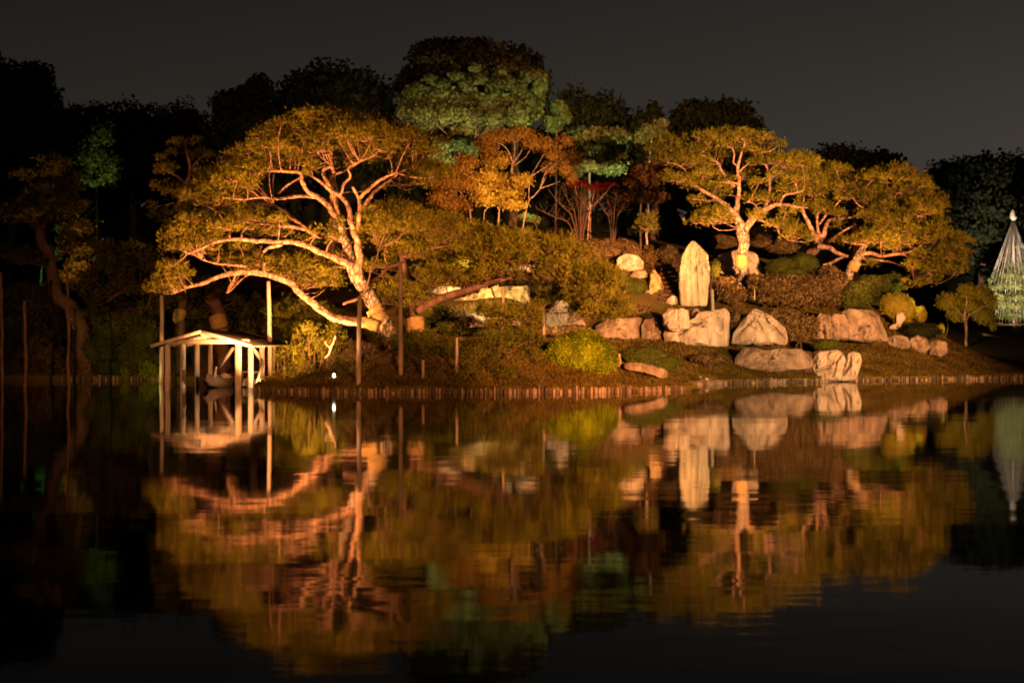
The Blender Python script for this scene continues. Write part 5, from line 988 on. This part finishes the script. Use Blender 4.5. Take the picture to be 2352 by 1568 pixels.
rock('brightly lit block of stone at the right foot of the boat hut', K2, [(1135, 1430), (1138, 1365), (1180, 1355), (1255, 1370), (1262, 1430), (1200, 1435)], 57.2, 0.25, 'rock', 44, (60, 30), 4.0, 0.03)

# ------------------------------------------------------------------ stone steps between shoulder and memorial stone
st = empty('stone_steps', P(1535, 690, 73.4), 'dark narrow flight of stone steps climbing the mound left of the memorial stone', 'steps')
for i in range(9):
    q = i / 8; u0, u1 = 1512 + 6 * q, 1562 - 2 * q; v = 688 - 78 * q; D = 73.2 + 4.6 * q
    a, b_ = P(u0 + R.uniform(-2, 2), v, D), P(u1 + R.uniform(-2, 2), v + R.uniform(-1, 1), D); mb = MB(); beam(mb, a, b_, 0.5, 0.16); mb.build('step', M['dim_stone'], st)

# ------------------------------------------------------------------ log piling along the water
def pile_mesh(i):
    r = 0.058; h = 0.62; rr = np.random.default_rng(i); mb = MB(); a = np.linspace(0, 2 * np.pi, 7, endpoint=False); V = []
    for z, s_ in ((-0.4, 1), (h - 0.4 - 0.02, 1.0), (h - 0.4, 0.8)):
        for t in a: V.append((r * s_ * math.cos(t) * (1 + .08 * rr.normal()), r * s_ * math.sin(t), z + 0.008 * rr.normal()))
    V.append((0, 0, h - 0.4)); T = []
    for k_ in range(2):
        for j in range(7): p0, p1 = k_ * 7 + j, k_ * 7 + (j + 1) % 7; T += [(p0, p1, p1 + 7), (p0, p1 + 7, p0 + 7)]
    for j in range(7): T.append((14 + j, 14 + (j + 1) % 7, 21))
    me = bpy.data.meshes.new('log'); me.from_pydata(V, [], T); me.materials.append(M['pile' if i % 2 else 'pile_d']); me.update(); return me  # half the variants coloured dark, for logs that catch no light
PM = [pile_mesh(i) for i in range(10)]
def piling(label, x0, x1, step=0.128, off=0.0):
    c = Vector(((x0 + x1) / 2, float(shore_y((x0 + x1) / 2)), 0)); t = empty('log_edging', c, label, 'log edging', 'log edgings holding the pond banks')
    x = x0
    while x < x1:
        y = float(shore_y(x)) - 0.04
        dy = abs(float(shore_y(x + .1)) - y) 
        o_ = bpy.data.objects.new('log', PM[int(R.integers(0, 10))]); COL.objects.link(o_); o_.parent = t
        k_ = R.uniform(0.65, 1.3)
        o_.location = Vector((x, y + R.uniform(-.05, .02), R.normal(0, .042) + off - 0.035)) - c; o_.rotation_euler = (R.normal(0, .05), R.normal(0, .05), R.uniform(0, 6)); o_.scale = (k_, k_, 1)
        slope = abs(float(shore_y(x + 0.02)) - float(shore_y(x - 0.02))) / 0.04
        x += step * k_ / math.sqrt(1 + slope * slope) * (1.08 if R.random() > .10 else 1.7)
piling('short log piles edging the near bank from boat hut to bright bush', -9.9, 6.55)
piling('low log piles edging the right bank beside the grooved rock', 9.2, 25.5, 0.128, -0.05)
piling('half hidden log piles at the waterline on the left bank', -21.0, -15.6)

# ------------------------------------------------------------------ boat hut
hb = P(455, 890, 57.5); hb.z = 0.0
hut = empty('boat_hut', hb, 'open-sided wooden boat hut with dark gabled roof standing in the pond', 'boat hut')
xl, xr, yf, yb = -13.07, -10.38, 54.0, 61.8; xm = (xl + xr) / 2; ze, zr = 1.86, 2.16
def part(name, a, b_, w_, h_, m_='wood', par=hut):
    mb = MB(); beam(mb, a, b_, w_, h_); return mb.build(name, M[m_], par)
for i, y in enumerate((54.0, 56.55, 59.1, 61.7)):
    part('post', (xl, y, -0.4), (xl, y, ze - 0.105), 0.17, 0.17); 
    part('post', (xr, y, -0.4 if i == 0 else 0.0), (xr, y, ze - 0.105), 0.22 if i == 0 else 0.19, 0.2)
part('post', (-11.75, 54.02, ze + .082), (-11.75, 54.02, zr + 0.05), 0.1, 0.08)
part('tie_beam', (xl + 0.15, yf - 0.02, ze - 0.02), (xr + 0.42, yf - 0.02, ze - 0.02), 0.14, 0.17)
part('tie_beam', (xl, 59.1, ze - 0.02), (xr, 59.1, ze - 0.02), 0.12, 0.14); part('tie_beam', (xl, yb, ze - 0.02), (xr, yb, ze - 0.02), 0.12, 0.14)
part('wall_plate', (xl, yf + 0.12, ze - 0.03), (xl, yb + 0.3, ze - 0.03), 0.12, 0.13); part('wall_plate', (xr, yf + 0.12, ze - 0.03), (xr, yb + 0.5, ze - 0.03), 0.12, 0.13)
ov = 0.55; zl = 1.67
part('barge_board', (xl - ov, yf - 0.35, zl), (xm, yf - 0.35, zr + 0.06), 0.06, 0.12); part('barge_board', (xm, yf - 0.35, zr + 0.06), (xr + ov, yf - 0.35, zl), 0.06, 0.12)
part('barge_board', (xl - ov, yb + 0.4, zl), (xm, yb + 0.4, zr + 0.06), 0.06, 0.12); part('barge_board', (xm, yb + 0.4, zr + 0.06), (xr + ov, yb + 0.4, zl), 0.06, 0.12)
for sgn, xe in ((-1, xl - ov), (1, xr + ov)):
    mb = MB(); V = []
    for y in (yf - 0.31, yb + 0.36):
        for x, z in ((xm, zr + 0.02), (xe, zl + 0.0), (xe, zl + 0.07), (xm, zr + 0.11)): V.append((x, y, z))
    mb.add(V, BOXT); rs = mb.build('roof_slope', M['roof'], hut)
    for y in np.linspace(yf + 0.5, yb, 7):
        part('rafter', (xm + sgn * .02, y, zr - 0.05), (xe - sgn * .05, y, zl - 0.03), 0.07, 0.07)
part('ridge_beam', (xm, yf - 0.25, zr - 0.04), (xm, yb + 0.3, zr - 0.04), 0.09, 0.1)
part('gable_strut', (xm + 0.05, yf, ze + 0.07), (xm + 0.05, yf, zr - 0.1), 0.07, 0.07); part('gable_strut', (xm + 0.62, yf, ze + 0.07), (xm + 0.62, yf, zr - 0.2), 0.1, 0.07)
part('brace', P(*K2(905, 1270), 60.0), P(*K2(1045, 1065), 59.1), 0.1, 0.1); part('brace', P(*K2(1245, 1080), 57.0), P(*K2(1370, 1270), 61.0), 0.1, 0.1)
part('brace', P(*K2(1270, 1425), 56.3), P(*K2(1330, 1205), 57.4), 0.09, 0.09)
# hoop frame beside the block
fr = empty('low_wooden_frame', P(*K2(1200, 1430), 58.0), 'low bent wooden frame between the right-hand hut posts', 'frame')
for a, b_ in (((1118, 1430), (1130, 1300)), ((1130, 1296), (1290, 1300))): part('rail', P(*K2(*a), 58.0), P(*K2(*b_), 58.0), 0.09, 0.09, 'wood_p', fr)
# punt
bt = empty('punt', P(*K2(880, 1440), 57.4), 'small weathered wooden punt moored inside the boat hut, prow towards the pond', 'boat')
mb = MB(); secs = []
for q, w_, zb, zt in ((0.0, 0.06, 0.30, 0.62), (0.12, 0.22, 0.10, 0.50), (0.35, 0.38, 0.0, 0.36), (0.8, 0.42, -0.02, 0.32), (1.0, 0.36, 0.0, 0.36)):
    y = 55.8 + q * 4.2; x = -12.05 + 0.12 * q; secs.append([(x - w_, y, zt), (x - w_ * .75, y, zb), (x + w_ * .75, y, zb), (x + w_, y, zt), (x + w_ - .05 * (w_ > .1), y, zt), (x + w_ * .75 - .05, y, zb + .05), (x - w_ * .75 + .05, y, zb + .05), (x - w_ + .05 * (w_ > .1), y, zt)])
V = np.array(secs).reshape(-1, 3); T = []
for s_ in range(4):
    for j in range(8): p0, p1 = s_ * 8 + j, s_ * 8 + (j + 1) % 8; T += [(p0, p1, p1 + 8), (p0, p1 + 8, p0 + 8)]
for s_ in (0, 4):
    b0 = s_ * 8; T += [(b0, b0 + 1, b0 + 7), (b0 + 1, b0 + 6, b0 + 7), (b0 + 1, b0 + 2, b0 + 6), (b0 + 2, b0 + 5, b0 + 6), (b0 + 2, b0 + 3, b0 + 5), (b0 + 3, b0 + 4, b0 + 5)]
mb.add(V, T); mb.build('hull', M['bark_k'], bt)
part('thwart', (-12.4, 58.0, 0.27), (-11.6, 58.0, 0.27), 0.2, 0.04, 'wood_p', bt)
part('mooring_stake', P(*K2(880, 1245), 55.6), P(*K2(865, 1345), 55.6), 0.07, 0.07, 'wood_p', bt)

# ------------------------------------------------------------------ support poles (props under the boughs) and stakes
def pole(label, u, vt, vb, D, rpx, lean=0, rough=0.15, mt='wood_p', cap=None, name='support_pole', z0=None):
    b_ = P(u, vb, D); t_ = P(u + lean, vt, D); r = rpx * D / F; g_ = G(b_.x, b_.y); b_.z = min(b_.z, g_ if g_ > 0 else -0.4) - 0.1 if z0 is None else z0
    t = empty(name, b_, label, 'prop')
    mb = MB(); rows = [(*(b_.lerp(t_, q)), r * (1.12 - .22 * q)) for q in np.linspace(0, 1, 9)]; tube(mb, rows, 9, 1, rough); mb.build('shaft', M[mt], t, True)
    if cap:
        mb = MB(); beam(mb, t_ + Vector((-cap, 0, 0.02)), t_ + Vector((cap, 0, 0.02)), 0.12, 0.08); mb.build('crossbar', M[mt], t)
pole('tall thin prop rising beside the left end of the boat hut roof', 371.5, 678, 876, 63.0, 5.0, 0.5, z0=-0.4, mt='wood')
pole('prop under the low limb, standing just in front of the right hut posts', 622, 646, 876, 59.6, 5.0, -5, mt='wood')
pole('brown prop in front of the banded base of the great pine', 823.5, 680, 881, 51.8, 5.6, 3)
pole('tall brown prop in front of the olive pine trunk', 920.5, 600, 861, 53.0, 5.2, -1)
pole('thin short prop among the trailing foliage of the olive pine', 1046, 775, 872, 53.0, 3.2, 4, .5)
pole('thin dark prop behind the trailing foliage, left of the whitish rock', 1152, 660, 800, 57.0, 3.6, 3, .4)
pole('pale thin prop rising in front of the whitish craggy rock', 1249, 655, 748, 62.0, 3.6, -1, .4)
pole('short stubby stake on the bank below the olive pine', 972, 826, 873, 52.6, 3.6, 0, .3)
pole('tallest of the three leftmost props, reddish, rising past the straw band', 158, 600, 905, 58.0, 3.6, -4, .7, z0=-0.4, mt='bark_k')
pole('second prop from the left edge, standing in the dark water', 60, 690, 905, 57.0, 3.6, -3, .7, z0=-0.4, mt='bark_k')
pole('prop hard against the left edge of the view', 4.5, 625, 905, 57.0, 3.6, -1, .5, z0=-0.4, mt='bark_k')
pole('short pale stone post right of the memorial stone', 1638, 664, 703, 71.6, 3.6, -2, .1, mt='stone', name='stone_post')
pole('dark thin post tucked behind the right edge of the memorial stone', 1627, 668, 702, 72.2, 2.6, 0, .2, name='wooden_post')
pole('small stump-like stake in the shade beside the bright bush', 1423, 812, 838, 57.5, 4.0, 0, .4, name='wooden_post')
# small yellow sign plate by the pine
sg = empty('plant_marker', P(1733, 700, 72.8), 'tiny yellow-green marker on a stick among the brown azaleas', 'marker')
part('stick', P(1733, 690, 72.8), P(1733, 664, 72.8), 0.03, 0.03, 'wood', sg); mb = MB(); es = [E(None, 1733, 661, 5, 3.5, 72.8)]; leafcloud(mb, es, 60, .08, core=False); mb.build('plate', M['azalea_g'], sg, False, True)

# ground lamp with its bright lens, pale kerb stones, dead twisted branch
gl = empty('garden_lamp', P(767, 870, 52.8), 'tiny white garden lamp glowing on the bank below the great pine', 'lamp')
part('housing', P(767, 871, 52.8), P(767, 866, 52.8), 0.07, 0.07, 'metal', gl)
mb = MB(); tube(mb, [(*P(767, 866, 52.8), .03), (*P(767, 862, 52.8), .055), (*P(767, 858, 52.8), .03)], 8, 3); mb.build('lens', glow_mat('lamp_glow', (1.0, 0.85, 0.55), 12), gl, True)
kb = empty('stone_kerb', P(1093, 782, 61.0), 'broken line of lamplit cream kerb stones behind the low foliage', 'kerb')
for a, b_ in ((1054, 1067), (1076, 1081), (1083, 1091), (1093, 1100), (1101, 1113), (1114, 1124), (1125, 1133)):
    part('kerb_stone', P(a, 778, 60.6), P(b_ - .8, 778 + R.uniform(-.4, .4), 60.6), 0.25, 0.14, 'stone', kb)
spot(P(1093, 783, 59.2), P(1093, 778, 60.6), 46, (1.0, .8, .35), 150, .3)
kb2 = empty('stone_kerb', P(1175, 797, 60.4), 'dimmer ochre kerb stones to the right of the cream ones', 'kerb')
for a, b_ in ((1145, 1158), (1160, 1172), (1174, 1186), (1188, 1200)): part('kerb_stone', P(a, 789, 60.2), P(b_ - .8, 789, 60.2), 0.25, 0.12, 'stone', kb2)
mb = MB(); tube(mb, to3(Q5, [(850, 325, 6), (890, 290, 8), (910, 230, 9), (930, 190, 8), (948, 130, 7)], 53.4), 6, 4, .8); tube(mb, to3(Q5, [(905, 240, 6), (870, 210, 5), (855, 180, 4)], 53.4), 6, 3, .8)
db = mb.build('dead_branch', M['bark_p'], None, True); tag(db, 'bare twisted branch lit almost white beside the garden lamp', 'branch')
spot(P(757, 872, 52.0), P(753, 790, 53.5), 60, (1, .8, .5), 60, .7)

# ------------------------------------------------------------------ rope cone over a clipped pine
DY = 116.0; apx = P(2327, 500, DY); kx = DY / F
yk = empty('rope_cone', P(2327, 775, DY), 'tall pole with a tent of straw ropes fanned over a clipped pine, right edge', 'rope cone')
mb = MB(); tube(mb, [(*P(2330, 778, DY), .09), (*P(2328, 640, DY), .08), (*apx, .06)], 8, 2); mb.build('pole', M['rope'], yk, True)
mb = MB(); tube(mb, [(*P(2326, 507, DY), .12), (*P(2326, 502, DY), .26), (*P(2325, 496, DY), .22), (*P(2325.5, 489, DY), .17), (*P(2326, 482, DY), .05)], 10, 3, .2); mb.build('finial', M['rope'], yk, True)
for i in range(64):
    a = 2 * math.pi * i / 64 + .05; outer = i % 2; r_ = (58 if outer else 43) * kx; v = (668 if outer else 744) + R.uniform(-8, 8) * (1 if outer else .2)
    e_ = Vector((apx.x + r_ * math.cos(a), apx.y + r_ * math.sin(a), P(0, v, DY).z)); mb = MB()
    s0 = apx + Vector((math.cos(a) * .08, math.sin(a) * .08, -.25)); tube(mb, [(*s0, .012), (*e_, .012)], 3, 1); mb.build('rope', M['rope'], yk)
mb = MB(); rows = []
for a in np.linspace(0, 2 * np.pi, 33): rows.append((apx.x + 43 * kx * math.cos(a), apx.y + 43 * kx * math.sin(a), P(0, 745.5, DY).z + .05 * math.sin(a * 9), .085))
tube(mb, rows, 6, 1); mb.build('hoop', M['straw'], yk, True)
pads = [[(np.array(P(2327 + dx, v, DY + dy)), rr * kx, rr * kx, 9 * kx) for dx, v, dy, rr in lv] for lv in (
  [(-8, 624, 0, 20), (14, 620, .3, 20), (2, 616, -.5, 18)], [(-28, 642, -.3, 22), (-2, 638, -1, 26), (24, 642, 0, 24)], [(-38, 662, 0, 20), (-14, 660, -1.2, 24), (16, 660, -.8, 26), (36, 662, .4, 20)],
  [(-28, 686, -.4, 22), (0, 684, -1.2, 26), (28, 688, 0, 24)], [(-28, 706, -.4, 20), (2, 706, -1.2, 26), (30, 708, 0, 22)], [(-14, 728, -.8, 22), (16, 728, -.6, 24)])]
trr = np.array([(*P(2336, 778, DY), .3), (*P(2334, 740, DY), .28), (*P(2330, 680, DY), .16), (*P(2328, 620, DY), .06)])
pine(Vector(P(2336, 779, DY)), 'clipped layered pine lit pale green inside the rope cone', trr, [], pads, 'leaf_g', 'bark_k', 'bark_k', k=4, tuft=190, Ln=.3, Wd=.10, twigs=False)
# raked path and block
mb = MB(); mb.add([tuple(P(2130, 791, 92)), tuple(P(2500, 789.5, 92)), tuple(P(2520, 782.5, 118)), tuple(P(2180, 784, 118))], [(0, 1, 2), (0, 2, 3)])
pa = mb.build('path', M['path']); tag(pa, 'pale raked path crossing the far lawn', None, None, 'structure')
spot(P(2260, 770, 96), P(2290, 787, 100), 160, (1, .5, .18), 120, .7)
mb = MB(); beam(mb, P(2274, 779.5, 104), P(2291, 779.5, 104), .4, .3); bk = mb.build('stone_block', M['rock_b']); tag(bk, 'small squared stone block on the far lawn beside the path', 'stone block')
print('TRIS', sum(len(o_.data.polygons) for o_ in bpy.data.objects if o_.type == 'MESH'), len(bpy.data.objects))
